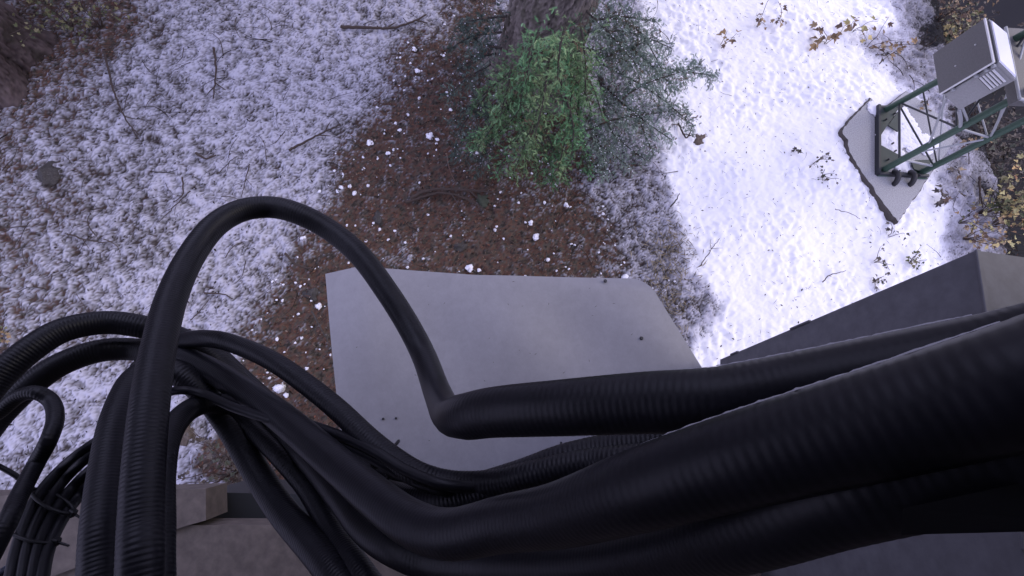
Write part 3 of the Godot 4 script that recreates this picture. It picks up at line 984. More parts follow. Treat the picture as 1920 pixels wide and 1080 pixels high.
# ---------------------------------------------------------------- tower, pad and its box
func make_tower() -> void:
	# weathered concrete pad, irregular, with a broken and darkened edge
	var pad := thing("concrete_pad", "weathered angular concrete pad under the green lattice tower", "concrete pad", Vector3(5.835, 0.000, -3.306))
	var rim := [Vector3(5.412, 0.160, -3.962), Vector3(5.210, 0.150, -3.780), Vector3(5.016, 0.150, -3.596), Vector3(4.877, 0.150, -3.441), Vector3(4.931, 0.160, -3.319), Vector3(4.915, 0.150, -3.140), Vector3(5.002, 0.160, -2.909), Vector3(5.113, 0.150, -2.687), Vector3(5.183, 0.160, -2.500), Vector3(5.279, 0.150, -2.319), Vector3(5.356, 0.150, -2.191), Vector3(5.513, 0.160, -2.362), Vector3(5.726, 0.150, -2.575), Vector3(5.897, 0.160, -2.775), Vector3(6.190, 0.160, -3.065), Vector3(6.472, 0.160, -3.373), Vector3(6.342, 0.160, -3.748), Vector3(5.964, 0.160, -4.104), Vector3(5.540, 0.160, -3.787)]
	var rim2 := []
	var lows := []
	var mid := Vector3.ZERO
	for p in rim: mid += p / rim.size()
	for i in rim.size():
		var a: Vector3 = rim[i]
		var b: Vector3 = rim[(i + 1) % rim.size()]
		for k in 5:
			var q := a.lerp(b, k / 5.0) + Vector3(rng.randf_range(-1, 1), 0, rng.randf_range(-1, 1)) * 0.010
			q.y = 0.16
			rim2.append(q)
	var st := start()
	st.set_smooth_group(-1)
	obj("pad_top", slab(rim2, 0.16, -0.3), M.concrete, pad)
	var band := start()
	band.set_smooth_group(-1)
	for i in rim2.size():
		var a: Vector3 = rim2[i]
		var b: Vector3 = rim2[(i + 1) % rim2.size()]
		var oa := (a - mid) * Vector3(1, 0, 1)
		var ob := (b - mid) * Vector3(1, 0, 1)
		oa = oa.normalized() * (0.012 + 0.01 * randf_seeded(i, 3))
		ob = ob.normalized() * (0.012 + 0.01 * randf_seeded((i + 1) % rim2.size(), 3))
		quad(band, a + oa - Vector3(0, 0.02, 0), a + oa - Vector3(0, 0.3, 0), b + ob - Vector3(0, 0.3, 0), b + ob - Vector3(0, 0.02, 0))
		quad(band, a - Vector3(0, 0.004, 0), a + oa - Vector3(0, 0.02, 0), b + ob - Vector3(0, 0.02, 0), b - Vector3(0, 0.004, 0))
	obj("stained_edge", done(band), mat(Color(0.075, 0.065, 0.058), 0.95), pad)
	var sn := []
	for c in [[Vector3(5.511, 0.165, -3.313), 0.17, 0.24], [Vector3(5.818, 0.165, -3.442), 0.14, 0.26], [Vector3(6.017, 0.165, -3.291), 0.13, 0.12], [Vector3(5.413, 0.165, -3.787), 0.05, 0.06], [Vector3(5.677, 0.165, -2.956), 0.16, 0.05], [Vector3(5.782, 0.165, -3.721), 0.08, 0.10]]:
		for k in 110:
			var a := rng.randf() * TAU
			var r := sqrt(rng.randf())
			sn.append(Transform3D(Basis.from_euler(Vector3(0, rng.randf() * TAU, 0)).scaled_local(Vector3(0.05, 0.012, 0.04) * rng.randf_range(0.6, 1.2)), c[0] + Vector3(cos(a) * r * c[1], 0.002, sin(a) * r * c[2])))
	var snp := scatter("snow_patch", M.crumb, M.snow, sn, [], pad)
	snp.position = -pad.position

	var t := thing("lattice_tower", "green three legged steel lattice tower standing on the concrete pad", "tower", Vector3(5.675, 0.160, -3.282))
	var b1 := Vector3(5.533, 0.170, -3.764)
	var b2 := Vector3(5.296, 0.170, -2.882)
	var b3 := Vector3(5.819, 0.170, -2.858)
	var t1 := Vector3(5.394, 1.500, -3.486)
	var t2 := Vector3(5.295, 1.500, -2.839)
	var t3 := Vector3(5.809, 1.500, -2.823)
	var legs := [[b1, t1], [b2, t2], [b3, t3]]
	for l in legs:
		obj("leg", rod(l[0], l[0] + (l[1] - l[0]) * 3.6, 0.037, 0.035, 14), M.green, t)
		obj("foot_plate", bevel_box(Vector3(0.16, 0.02, 0.16), 0.003, l[0] + Vector3(0, 0.0, 0)), M.green, t)
	var at := func(i: int, h: float) -> Vector3: return legs[i][0] + (legs[i][1] - legs[i][0]) * ((h - 0.17) / 1.33)
	# braces: [leg, height, leg, height, thickness, zinc?]
	for b in [[0, .42, 1, 1.15, .015, 0], [0, .40, 2, .36, .014, 0], [0, .42, 1, .42, .018, 0], [1, 1.15, 2, 1.02, .016, 1], [2, 1.0, 1, .62, .014, 1], [1, 1.62, 2, 1.02, .016, 1], [1, .46, 2, .36, .018, 1],
			[0, .76, 2, .40, .012, 0], [0, 1.05, 2, .42, .012, 1], [0, 1.2, 1, 1.12, .014, 0], [0, 1.3, 2, 1.0, .012, 1], [0, 1.9, 1, 1.15, .014, 0], [1, 1.62, 0, 1.9, .014, 1], [0, 1.9, 2, 1.05, .012, 1]]:
		var p: Vector3 = at.call(b[0], b[1])
		var q: Vector3 = at.call(b[2], b[3])
		obj("brace", rod(p, q, b[4] * 0.75, -1.0, 8), M.zinc if b[5] else M.steel_dark, t)
	# base frame and gussets
	for pr in [[Vector3(5.446, 0.190, -3.827), Vector3(5.205, 0.190, -2.824)], [Vector3(5.210, 0.185, -2.827), Vector3(5.888, 0.185, -2.807)], [Vector3(5.438, 0.188, -3.788), Vector3(5.785, 0.188, -3.819)]]:
		var d: Vector3 = pr[1] - pr[0]
		obj("base_rail", bevel_box(Vector3(d.length(), 0.07, 0.035), 0.003, (pr[0] + pr[1]) * 0.5, Basis(d.normalized(), Vector3.UP, d.normalized().cross(Vector3.UP))), M.steel_dark, t)
	for g in [[Vector3(5.439, 0.200, -3.771), Vector3(5.740, 0.200, -3.808), Vector3(5.346, 0.200, -3.355)], [Vector3(5.308, 0.200, -3.230), Vector3(5.594, 0.200, -3.055), Vector3(5.220, 0.200, -2.864)], [Vector3(5.688, 0.200, -3.012), Vector3(6.011, 0.200, -3.037), Vector3(5.824, 0.200, -2.850), Vector3(5.701, 0.200, -2.892)], [Vector3(5.499, 0.200, -3.518), Vector3(5.690, 0.200, -3.733), Vector3(5.613, 0.200, -3.428)]]:
		obj("gusset", slab(g, 0.215, 0.2), M.gusset, t)
	for p in [Vector3(5.302, 0.210, -2.875), Vector3(5.398, 0.210, -2.938), Vector3(5.472, 0.210, -2.850), Vector3(5.740, 0.210, -2.797), Vector3(5.825, 0.210, -2.890), Vector3(5.896, 0.210, -2.876), Vector3(5.354, 0.220, -3.006), Vector3(5.468, 0.220, -3.590), Vector3(5.613, 0.220, -3.684), Vector3(5.504, 0.200, -3.144), Vector3(5.504, 0.190, -3.258)]:
		obj("anchor_bolt", rod(p, p + Vector3(0, 0.03, 0), 0.012, 0.012, 6), M.bolt, t)
	for px in [Vector3(5.401, 0.200, -2.794), Vector3(5.623, 0.200, -2.792)]:
		var ln := smooth([px + Vector3(0, 0.02, -0.05), px + Vector3(0, 0.06, -0.01), px + Vector3(0.01, 0.05, 0.04), px + Vector3(0.02, -0.02, 0.09), px + Vector3(0.02, -0.16, 0.10)], 0.02)
		obj("conduit_elbow", sweep(ln, 0.032, 0.032, 12), M.rubber, t)

	# the cabinet clamped to the tower legs
	var bx := thing("tower_cabinet", "grey louvred steel cabinet with snowy top mounted on the tower", "cabinet", Vector3(5.569, 1.200, -3.606))
	var hi := [Vector3(4.835, 2.000, -3.423), Vector3(4.959, 2.000, -3.277), Vector3(4.891, 2.000, -2.769), Vector3(4.776, 2.000, -2.942)]
	var dn := Vector3(4.788, 1.480, -3.022) - Vector3(4.756, 2.000, -2.963)
	var lo := []
	for p in hi: lo.append(p + dn)
	var st2 := start()
	hexa(st2, lo, hi)
	obj("body", done(st2), M.case, bx)
	# door: proud of the side that faces the clearing
	var out: Vector3 = (lo[0] - hi[0]).cross(hi[3] - hi[0]).normalized()
	var mid2: Vector3 = (hi[0] + hi[1] + hi[2] + hi[3]) / 4.0
	if out.dot(hi[0] - mid2) < 0: out = -out
	var gp := out * 0.022
	var s2 := start()
	hexa(s2, [lo[0] + gp, lo[0] + gp * 2.2, lo[3] + gp * 2.2, lo[3] + gp], [hi[0] + gp, hi[0] + gp * 2.2, hi[3] + gp * 2.2, hi[3] + gp])
	var door := obj("door", done(s2), M.door, bx)
	var ed := (hi[3] - hi[0]) as Vector3
	for e in [[hi[0], hi[3]], [hi[3], lo[3]]]:
		obj("edge_trim", rod(e[0] + gp * 2.0, e[1] + gp * 2.0, 0.009, -1.0, 6), M.bright, door)
	var gs := start()
	var c0: Vector3 = mid2 + dn * 0.5
	hexa(gs, [c0 + (lo[0] - c0) * 0.97 + out * 0.004, c0 + (lo[0] - c0) * 0.97 + gp, c0 + (lo[3] - c0) * 0.97 + gp, c0 + (lo[3] - c0) * 0.97 + out * 0.004], [c0 + (hi[0] - c0) * 0.97 + out * 0.004, c0 + (hi[0] - c0) * 0.97 + gp, c0 + (hi[3] - c0) * 0.97 + gp, c0 + (hi[3] - c0) * 0.97 + out * 0.004])
	obj("door_seal", done(gs), M.rubber, bx)
	for uv in [[0.42, 0.22], [0.60, 0.62]]:
		var p: Vector3 = hi[0] + ed * uv[0] + dn * uv[1] + gp * 2.2
		obj("rivet", rod(p, p + out * 0.006, 0.008, 0.006, 8), M.bright, door)
	for f in [0.06, 0.18, 0.36, 0.80]:
		var p: Vector3 = (hi[3] + dn * f) + gp * 0.6
		var sd: Vector3 = ed.normalized()
		obj("clasp", bevel_box(Vector3(0.03, 0.03, 0.03), 0.004, p + sd * 0.012), M.zinc, bx)
	# louvres in the face with the vent
	var fa: Vector3 = hi[3]
	var fu := (hi[2] - hi[3]) as Vector3
	var fn := fu.cross(dn).normalized()
	if fn.dot(fa - mid2) < 0: fn = -fn
	var vb := Basis(fu.normalized(), fn.cross(fu.normalized()).normalized() * -1.0, fn)
	var vf := start()
	var inset := func(u: float, v: float, k: float) -> Vector3: return fa + fu * u + dn * v + fn * k
	hexa(vf, [inset.call(.06, .05, .001), inset.call(.06, .44, .001), inset.call(.93, .44, .001), inset.call(.93, .05, .001)], [inset.call(.06, .05, .005), inset.call(.06, .44, .005), inset.call(.93, .44, .005), inset.call(.93, .05, .005)])
	obj("vent_plate", done(vf), M.case, bx)
	for k in 5:
		var v0 := 0.10 + k * 0.056
		var sl := start()
		hexa(sl, [inset.call(.14, v0, .006), inset.call(.14, v0 + .036, .006), inset.call(.86, v0 + .036, .006), inset.call(.86, v0, .006)], [inset.call(.14, v0 + .006, .018), inset.call(.14, v0 + .036, .012), inset.call(.86, v0 + .036, .012), inset.call(.86, v0 + .006, .018)])
		obj("louvre", done(sl), M.bright, bx)
		var gp2 := start()
		hexa(gp2, [inset.call(.14, v0 + 0.037, .0055), inset.call(.14, v0 + .054, .0055), inset.call(.86, v0 + .054, .0055), inset.call(.86, v0 + 0.037, .0055)], [inset.call(.14, v0 + 0.037, .0075), inset.call(.14, v0 + .054, .0075), inset.call(.86, v0 + .054, .0075), inset.call(.86, v0 + 0.037, .0075)])
		obj("vent_slot", done(gp2), M.rubber, bx)
	var snow_top := start()
	var cc: Vector3 = mid2
	var up := Vector3(0, 0.004, 0)
	hexa(snow_top, [cc + (hi[0] - cc) * 0.95 + up, cc + (hi[1] - cc) * 0.95 + up, cc + (hi[2] - cc) * 0.95 + up, cc + (hi[3] - cc) * 0.95 + up], [cc + (hi[0] - cc) * 0.9 + up * 3.5, cc + (hi[1] - cc) * 0.9 + up * 3.5, cc + (hi[2] - cc) * 0.9 + up * 3.5, cc + (hi[3] - cc) * 0.9 + up * 3.5])
	obj("snow_cap", done(snow_top), M.snow, bx)
	# mounting arms down to the legs
	var k0: Vector3 = lo[2]
	obj("mounting_arm", sweep(smooth([k0 + Vector3(0, -0.002, 0), k0.lerp(at.call(1, 1.16), 0.5) + Vector3(0.012, 0, 0), at.call(1, 1.16)], 0.03), 0.017, 0.017, 8), M.zinc, bx)
	obj("mounting_arm", rod(k0 + (lo[1] - k0) * 0.4, at.call(1, 1.25), 0.012, -1.0, 8), M.zinc, bx)
	obj("mounting_arm", rod(lo[3].lerp(lo[2], 0.15), at.call(1, 0.8), 0.012, -1.0, 8), M.zinc, bx)
	obj("mounting_arm", rod(lo[0], at.call(0, 1.0), 0.012, -1.0, 8), M.steel_dark, bx)

	# the next box, cut by the frame
	var o2 := thing("tower_side_box", "dark steel box with pale edge frame cut off at the right frame edge", "cabinet", Vector3(5.559, 1.700, -3.286))
	var q0 := Vector3(5.290, 1.800, -3.546)
	var q1 := Vector3(5.171, 1.800, -2.730)
	var rt := Vector3(0.5, 0, 0.0)
	var s3 := start()
	var dn2 := Vector3(0, -0.10, 0)
	hexa(s3, [q0 + dn2, q0 + rt + dn2, q1 + rt + dn2, q1 + dn2], [q0, q0 + rt, q1 + rt, q1])
	obj("body", done(s3), M.door, o2)
	obj("edge_trim", rod(q0 + Vector3(-0.008, 0.006, 0), q1 + Vector3(-0.008, 0.006, 0.0), 0.013, -1.0, 8), M.zinc, o2)
	obj("edge_trim", rod(q1 + Vector3(-0.008, 0.006, 0), q1 + Vector3(0.25, 0.006, 0.06), 0.016, -1.0, 8), M.zinc, o2)
	obj("support_bar", rod(q1 + dn2 * 0.5 + Vector3(0.1, 0, 0), at.call(1, 1.9), 0.014, -1.0, 8), M.zinc, o2)

# ---------------------------------------------------------------- trees
func make_trees() -> void:
	var at := Vector3(0.909, 0.000, -4.223)
	var t := thing("fir_tree", "old fir with furrowed bark trunk and low green boughs at top centre", "tree", at)
	var lean := Vector3(0.03, 0, 0.0)
	obj("trunk", bark_trunk(at, lean, 0.46, 15.0, 0.13, 2), vmat(0.95, 0.2), t)
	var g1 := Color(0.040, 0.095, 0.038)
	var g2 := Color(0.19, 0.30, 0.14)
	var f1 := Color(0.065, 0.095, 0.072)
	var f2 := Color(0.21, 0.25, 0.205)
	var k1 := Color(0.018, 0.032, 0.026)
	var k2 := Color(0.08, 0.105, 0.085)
	for p in [[Vector3(0.893, 1.300, -3.550), Vector3(0.722, 1.200, -2.885), Vector3(0.486, 0.800, -2.349)], [Vector3(0.998, 1.300, -3.493), Vector3(1.065, 1.100, -2.972), Vector3(0.978, 0.700, -2.446)], [Vector3(0.707, 1.100, -3.522), Vector3(0.440, 0.900, -3.087), Vector3(0.160, 0.600, -2.814)], [Vector3(0.791, 1.500, -3.246), Vector3(0.721, 1.500, -2.782), Vector3(0.655, 1.200, -2.504)], [Vector3(1.130, 1.200, -3.525), Vector3(1.154, 1.100, -3.100), Vector3(1.206, 0.800, -2.803)],
			[Vector3(0.675, 0.900, -3.422), Vector3(0.752, 0.600, -2.847), Vector3(0.826, 0.400, -2.472)], [Vector3(0.830, 1.600, -3.395), Vector3(0.862, 1.600, -3.049), Vector3(0.911, 1.400, -2.751)], [Vector3(0.717, 1.000, -3.410), Vector3(0.550, 0.900, -3.028), Vector3(0.338, 0.700, -2.867)], [Vector3(0.774, 1.200, -2.888), Vector3(0.633, 1.000, -2.597), Vector3(0.625, 0.800, -2.413)], [Vector3(0.967, 1.300, -2.942), Vector3(1.078, 1.100, -2.729), Vector3(1.080, 0.900, -2.491)], [Vector3(0.499, 0.900, -3.218), Vector3(0.284, 0.700, -3.026), Vector3(0.116, 0.500, -2.854)], [Vector3(0.474, 1.200, -3.361), Vector3(0.424, 1.100, -3.127), Vector3(0.353, 0.900, -2.895)], [Vector3(0.856, 1.900, -3.173), Vector3(0.799, 1.900, -2.953), Vector3(0.806, 1.700, -2.798)], [Vector3(0.595, 1.100, -3.451), Vector3(0.306, 0.900, -3.338), Vector3(0.087, 0.650, -3.250)], [Vector3(0.613, 0.900, -3.288), Vector3(0.289, 0.600, -3.027), Vector3(0.035, 0.450, -2.968)], [Vector3(0.731, 0.800, -3.041), Vector3(0.467, 0.500, -2.767), Vector3(0.360, 0.300, -2.611)], [Vector3(1.073, 0.800, -2.990), Vector3(1.283, 0.600, -2.799), Vector3(1.412, 0.400, -2.618)], [Vector3(1.118, 1.200, -3.333), Vector3(1.333, 1.000, -3.311), Vector3(1.487, 0.800, -3.072)], [Vector3(0.643, 1.800, -3.197), Vector3(0.580, 1.700, -3.005), Vector3(0.554, 1.500, -2.887)], [Vector3(1.025, 1.800, -3.278), Vector3(1.065, 1.700, -3.145), Vector3(1.132, 1.500, -3.030)], [Vector3(0.632, 1.600, -3.382), Vector3(0.560, 1.500, -3.058), Vector3(0.525, 1.300, -2.806)], [Vector3(1.056, 1.500, -3.441), Vector3(1.140, 1.400, -3.171), Vector3(1.203, 1.200, -2.967)], [Vector3(0.952, 0.800, -2.857), Vector3(1.038, 0.600, -2.661), Vector3(1.130, 0.400, -2.512)], [Vector3(0.753, 1.000, -2.905), Vector3(0.939, 0.800, -2.606), Vector3(0.907, 0.600, -2.372)], [Vector3(0.934, 1.300, -3.303), Vector3(1.184, 1.200, -3.088), Vector3(1.309, 1.000, -2.959)]]:
		bough(t, p, g1, g2, 0.33, 0.05, 0.0, "fresh green bough in front of the trunk")
	for p in [[Vector3(1.307, 1.000, -3.776), Vector3(1.926, 0.900, -3.691), Vector3(2.914, 0.700, -3.751)], [Vector3(1.258, 1.200, -3.794), Vector3(1.757, 1.100, -3.918), Vector3(2.318, 0.900, -3.924)], [Vector3(1.324, 0.500, -3.063), Vector3(1.739, 0.600, -3.205), Vector3(2.631, 0.500, -3.431)], [Vector3(1.495, 0.700, -3.621), Vector3(2.033, 0.500, -3.299), Vector3(2.438, 0.400, -3.083)], [Vector3(1.258, 1.400, -3.735), Vector3(1.536, 1.400, -3.818), Vector3(2.019, 1.200, -3.978)],
			[Vector3(1.474, 0.400, -3.063), Vector3(1.746, 0.300, -2.923), Vector3(1.946, 0.250, -2.804)], [Vector3(1.681, 0.800, -3.279), Vector3(1.993, 0.900, -3.455), Vector3(2.661, 0.800, -3.779)], [Vector3(1.503, 0.900, -3.668), Vector3(2.106, 0.700, -3.511), Vector3(2.670, 0.500, -3.218)], [Vector3(1.181, 1.500, -3.759), Vector3(1.498, 1.300, -3.651), Vector3(1.830, 1.100, -3.453)], [Vector3(1.289, 1.000, -3.506), Vector3(1.596, 1.000, -3.725), Vector3(1.968, 1.000, -3.885)], [Vector3(1.406, 1.100, -3.896), Vector3(1.881, 0.900, -3.863), Vector3(2.422, 0.700, -3.526)], [Vector3(1.581, 0.600, -3.561), Vector3(1.973, 0.500, -3.332), Vector3(2.212, 0.350, -2.909)], [Vector3(1.599, 0.500, -3.423), Vector3(1.733, 0.400, -3.142), Vector3(2.129, 0.300, -2.865)], [Vector3(1.488, 0.400, -3.274), Vector3(1.618, 0.300, -2.919), Vector3(1.662, 0.200, -2.698)], [Vector3(1.463, 1.300, -3.911), Vector3(1.875, 1.100, -3.926), Vector3(2.163, 0.900, -3.635)]]:
		bough(t, p, f1, f2, 0.40, 0.12, 0.11, "grey green snow dusted bough right of the trunk", 1.2)
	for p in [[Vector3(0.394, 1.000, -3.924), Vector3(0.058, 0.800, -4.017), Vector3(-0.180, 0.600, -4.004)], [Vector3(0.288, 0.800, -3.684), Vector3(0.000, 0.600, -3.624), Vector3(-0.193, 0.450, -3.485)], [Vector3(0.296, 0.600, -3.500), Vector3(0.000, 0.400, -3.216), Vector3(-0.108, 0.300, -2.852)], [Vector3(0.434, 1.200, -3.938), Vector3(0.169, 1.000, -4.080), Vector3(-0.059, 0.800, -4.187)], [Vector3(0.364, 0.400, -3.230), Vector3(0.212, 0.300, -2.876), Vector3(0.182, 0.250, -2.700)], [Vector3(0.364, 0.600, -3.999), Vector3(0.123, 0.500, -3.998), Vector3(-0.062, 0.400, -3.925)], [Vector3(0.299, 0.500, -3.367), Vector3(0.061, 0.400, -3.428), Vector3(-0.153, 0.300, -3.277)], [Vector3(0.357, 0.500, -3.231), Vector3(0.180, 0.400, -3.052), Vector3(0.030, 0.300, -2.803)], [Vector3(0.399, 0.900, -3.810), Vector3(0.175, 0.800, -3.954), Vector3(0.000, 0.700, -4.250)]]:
		bough(t, p, k1, k2, 0.36, 0.1, 0.03, "dark grey green bough left of the trunk", 1.05)
	obj("branch_stub", sweep(smooth([Vector3(1.582, 0.550, -3.817), Vector3(1.620, 0.520, -3.610), Vector3(1.639, 0.500, -3.453)], 0.02), 0.036, 0.034, 10), mat(Color(0.10, 0.08, 0.07), 0.9), t)
	high_crown(t, at, 6.2, 14.0, 3.6, 6000, 5)

	var at2 := Vector3(-5.520, 0.000, -4.141)
	var t2 := thing("leaning_trunk_tree", "dark brown tree trunk cut by the top left corner", "tree", at2)
	obj("trunk", bark_trunk(at2, Vector3(-0.03, 0, -0.01), 0.56, 14.0, 0.12, 8, Color(0.46, 0.41, 0.42)), vmat(0.95, 0.2), t2)
	high_crown(t2, at2, 5.9, 12.0, 6.2, 30000, 6)

# ---------------------------------------------------------------- plants
func make_plants() -> void:
	var z := Vector3.ZERO
	leafy_plant(Vector3(3.499, 0.000, -4.831), "lone tan leaved seedling near the top, just right of the fir", 0.25, 2, 7, 0.10, M.tan_leaf, z)
	leafy_plant(Vector3(4.100, 0.000, -5.180), "scrawny tan leaved plant on snow at the top edge", 0.4, 3, 12, 0.07, M.tan_leaf, Vector3(0.3, 0, 0))
	leafy_plant(Vector3(4.390, 0.000, -5.245), "small dry plant among snow, second from left along the top edge", 0.35, 3, 10, 0.08, M.tan_leaf, z)
	leafy_plant(Vector3(5.054, 0.000, -4.924), "golden brown maple seedling with large leaves on upper snow", 0.35, 4, 14, 0.13, M.tan_leaf, Vector3(-0.3, 0, 0.3))
	leafy_plant(Vector3(5.518, 0.000, -5.181), "golden maple seedling beneath the top edge, left of the tower cabinet", 0.4, 4, 14, 0.12, M.gold_leaf.slice(0, 2) + M.tan_leaf, Vector3(0.1, 0, 0.2))
	leafy_plant(Vector3(5.706, 0.000, -4.918), "spreading brown maple seedling with long twig pointing right", 0.5, 4, 18, 0.11, M.tan_leaf, Vector3(0.5, 0, 0.1))
	leafy_plant(Vector3(5.797, 0.000, -4.610), "drooping dark leaved sprig hanging towards the concrete pad", 0.35, 2, 14, 0.06, M.dark_leaf, Vector3(0, 0, 0.6))
	leafy_plant(Vector3(4.290, 0.000, -3.217), "small dark sprig on snow left of the pad's notch", 0.15, 2, 5, 0.06, M.dark_leaf, z)
	leafy_plant(Vector3(4.477, 0.000, -3.029), "low tangle of thin brown stems left of the concrete pad", 0.28, 5, 14, 0.05, M.dark_leaf, z)
	leafy_plant(Vector3(4.550, 0.000, -2.840), "dark tuft of dry leaves below the thin stem tangle", 0.2, 4, 16, 0.05, M.dark_leaf, z)
	leafy_plant(Vector3(5.292, 0.000, -2.043), "dark broad leaved sprig beneath the pad's lowest corner", 0.25, 2, 10, 0.06, M.dark_leaf, Vector3(0, 0, -0.2))
	leafy_plant(Vector3(5.069, 0.000, -1.724), "dark sprig with bent stem left above the grey cabinet", 0.28, 3, 14, 0.06, M.dark_leaf, z)
	leafy_plant(Vector3(5.532, 0.000, -1.692), "bushy olive sprig on snow just above the grey cabinet edge", 0.25, 5, 24, 0.05, M.olive_leaf, z)
	leafy_plant(Vector3(5.004, 0.000, -1.449), "dark leaf cluster on snow close to the grey cabinet edge", 0.15, 4, 14, 0.05, M.dark_leaf, z)
	leafy_plant(Vector3(6.035, 0.000, -2.458), "brown round leaved plant right of the pad's lower corner", 0.25, 4, 13, 0.09, M.dark_leaf + M.tan_leaf.slice(3), Vector3(-0.1, 0, 0))
	leafy_plant(Vector3(6.319, 0.000, -2.924), "pair of brown leaves beside the tower's right foot", 0.15, 2, 6, 0.10, M.dark_leaf + M.tan_leaf, z)
	leafy_plant(Vector3(6.570, 0.000, -3.248), "dry tan plant under the green legs of the tower", 0.3, 3, 12, 0.08, M.tan_leaf, z)
	leafy_plant(Vector3(6.175, 0.000, -3.851), "brown leafy sprig seen through the tower braces", 0.2, 3, 8, 0.08, M.dark_leaf + M.tan_leaf, z)
	leafy_plant(Vector3(6.317, 0.000, -2.239), "tall bare twigged bush with few olive leaves above the grey cabinet", 0.5, 7, 26, 0.06, M.olive_leaf + M.tan_leaf, Vector3(0.2, 0, -0.1))
	leafy_plant(Vector3(6.621, 0.000, -2.355), "yellow green leaved bush at the brink of the dark bank", 0.8, 14, 130, 0.085, M.gold_leaf.slice(0, 2) + M.olive_leaf, Vector3(0.35, 0, -0.1), "autumn_bush", "bush", "bushes on the bank")
	leafy_plant(Vector3(6.809, 0.000, -2.208), "orange and gold leaved bush at the right frame edge", 0.8, 15, 105, 0.085, M.gold_leaf, Vector3(0.3, 0, -0.15), "autumn_bush", "bush", "bushes on the bank")
	leafy_plant(Vector3(6.329, 0.000, -2.019), "straw yellow bush just above the upper edge of the grey cabinet", 0.5, 10, 80, 0.07, M.gold_leaf.slice(0, 2) + M.tan_leaf, Vector3(0.25, 0, 0), "autumn_bush", "bush", "bushes on the bank")
	leafy_plant(Vector3(7.905, -0.400, -2.838), "dim gold leaved bush on the dark bank, the one furthest right", 0.6, 7, 40, 0.07, M.gold_leaf.slice(2) + M.olive_leaf, z, "autumn_bush", "bush", "bushes on the bank")
	leafy_plant(Vector3(7.816, -0.200, -5.864), "yellow green bush peeping over the tower cabinet", 0.7, 10, 60, 0.12, M.olive_leaf + M.gold_leaf, z, "autumn_bush", "bush", "bushes on the bank")
	leafy_plant(Vector3(7.107, 0.000, -5.569), "brown and olive scrub at the brink left of the tower cabinet's top", 0.7, 12, 90, 0.09, M.dark_leaf + M.tan_leaf, Vector3(0.2, 0, 0), "autumn_bush", "bush", "bushes on the bank")
	leafy_plant(Vector3(8.537, -0.300, -6.149), "yellowish scrub at the top edge above the tower side box", 0.9, 14, 110, 0.11, M.olive_leaf + M.tan_leaf.slice(1), Vector3(0.2, 0, 0.1), "autumn_bush", "bush", "bushes on the bank")
	leafy_plant(Vector3(9.140, -0.500, -6.198), "dim scrub in the top right corner of the picture", 0.9, 14, 110, 0.11, M.olive_leaf + M.dark_leaf, Vector3(0, 0, 0), "autumn_bush", "bush", "bushes on the bank")
	leafy_plant(Vector3(10.330, -1.600, -7.638), "dark twiggy scrub at the top edge, partly hidden by the tower cabinet", 1.1, 18, 150, 0.13, M.dark_leaf + M.olive_leaf, z, "dark_shrub", "shrub", "shrubs on the dark bank")
	leafy_plant(Vector3(11.266, -1.900, -7.928), "dark olive scrub below the tower side box's upper end", 1.1, 18, 150, 0.13, M.dark_leaf + M.olive_leaf, z, "dark_shrub", "shrub", "shrubs on the dark bank")
	leafy_plant(Vector3(8.864, -1.000, -6.901), "loose brown scrub on the bank beyond the upper left corner of the tower cabinet", 0.9, 14, 110, 0.11, M.dark_leaf + M.tan_leaf, z, "dark_shrub", "shrub", "shrubs on the dark bank")
	leafy_plant(Vector3(-4.643, 0.000, -4.567), "yellowish olive bush beside the dark trunk in the top left corner", 0.8, 16, 150, 0.055, M.olive_leaf, Vector3(0.1, 0, 0.0), "olive_bush", "bush", "bushes under the trees")
	leafy_plant(Vector3(-4.330, 0.000, -4.626), "thin olive bush at the top left, right of the denser one", 0.6, 12, 80, 0.05, M.olive_leaf, Vector3(0.3, 0, 0.1), "olive_bush", "bush", "bushes under the trees")
	leafy_plant(Vector3(-4.534, 0.000, -0.834), "small straw coloured tuft at the left edge above the cables", 0.25, 5, 26, 0.05, M.olive_leaf + M.tan_leaf, z, "olive_bush", "bush", "bushes under the trees")
	leafy_plant(Vector3(-2.172, 0.000, 0.446), "dark leafy shrub beside the tan ledge, behind the lower cables", 0.8, 26, 260, 0.06, M.dark_leaf, Vector3(0.15, 0, 0.1), "dark_shrub", "shrub", "dark shrubs")
	var dark_names := ["dark shrub on the shaded bank, just under the tower's lowest green leg", "dark shrub on the bank between the tower cabinet and the autumn bushes", "dark shrub at the right frame edge, deepest down the bank", "dark shrub on the bank directly below the louvred tower cabinet", "dark shrub at the top of the bank, left behind the tower cabinet"]
	for i in 5:
		var p: Vector3 = [Vector3(7.798, -0.600, -3.548), Vector3(8.697, -0.800, -4.166), Vector3(8.765, -0.900, -3.558), Vector3(8.311, -0.600, -4.307), Vector3(7.809, -0.500, -5.182)][i]
		leafy_plant(p, dark_names[i], 1.0, 20, 150, 0.10, M.dark_leaf, z, "dark_shrub", "shrub", "shrubs on the dark bank")

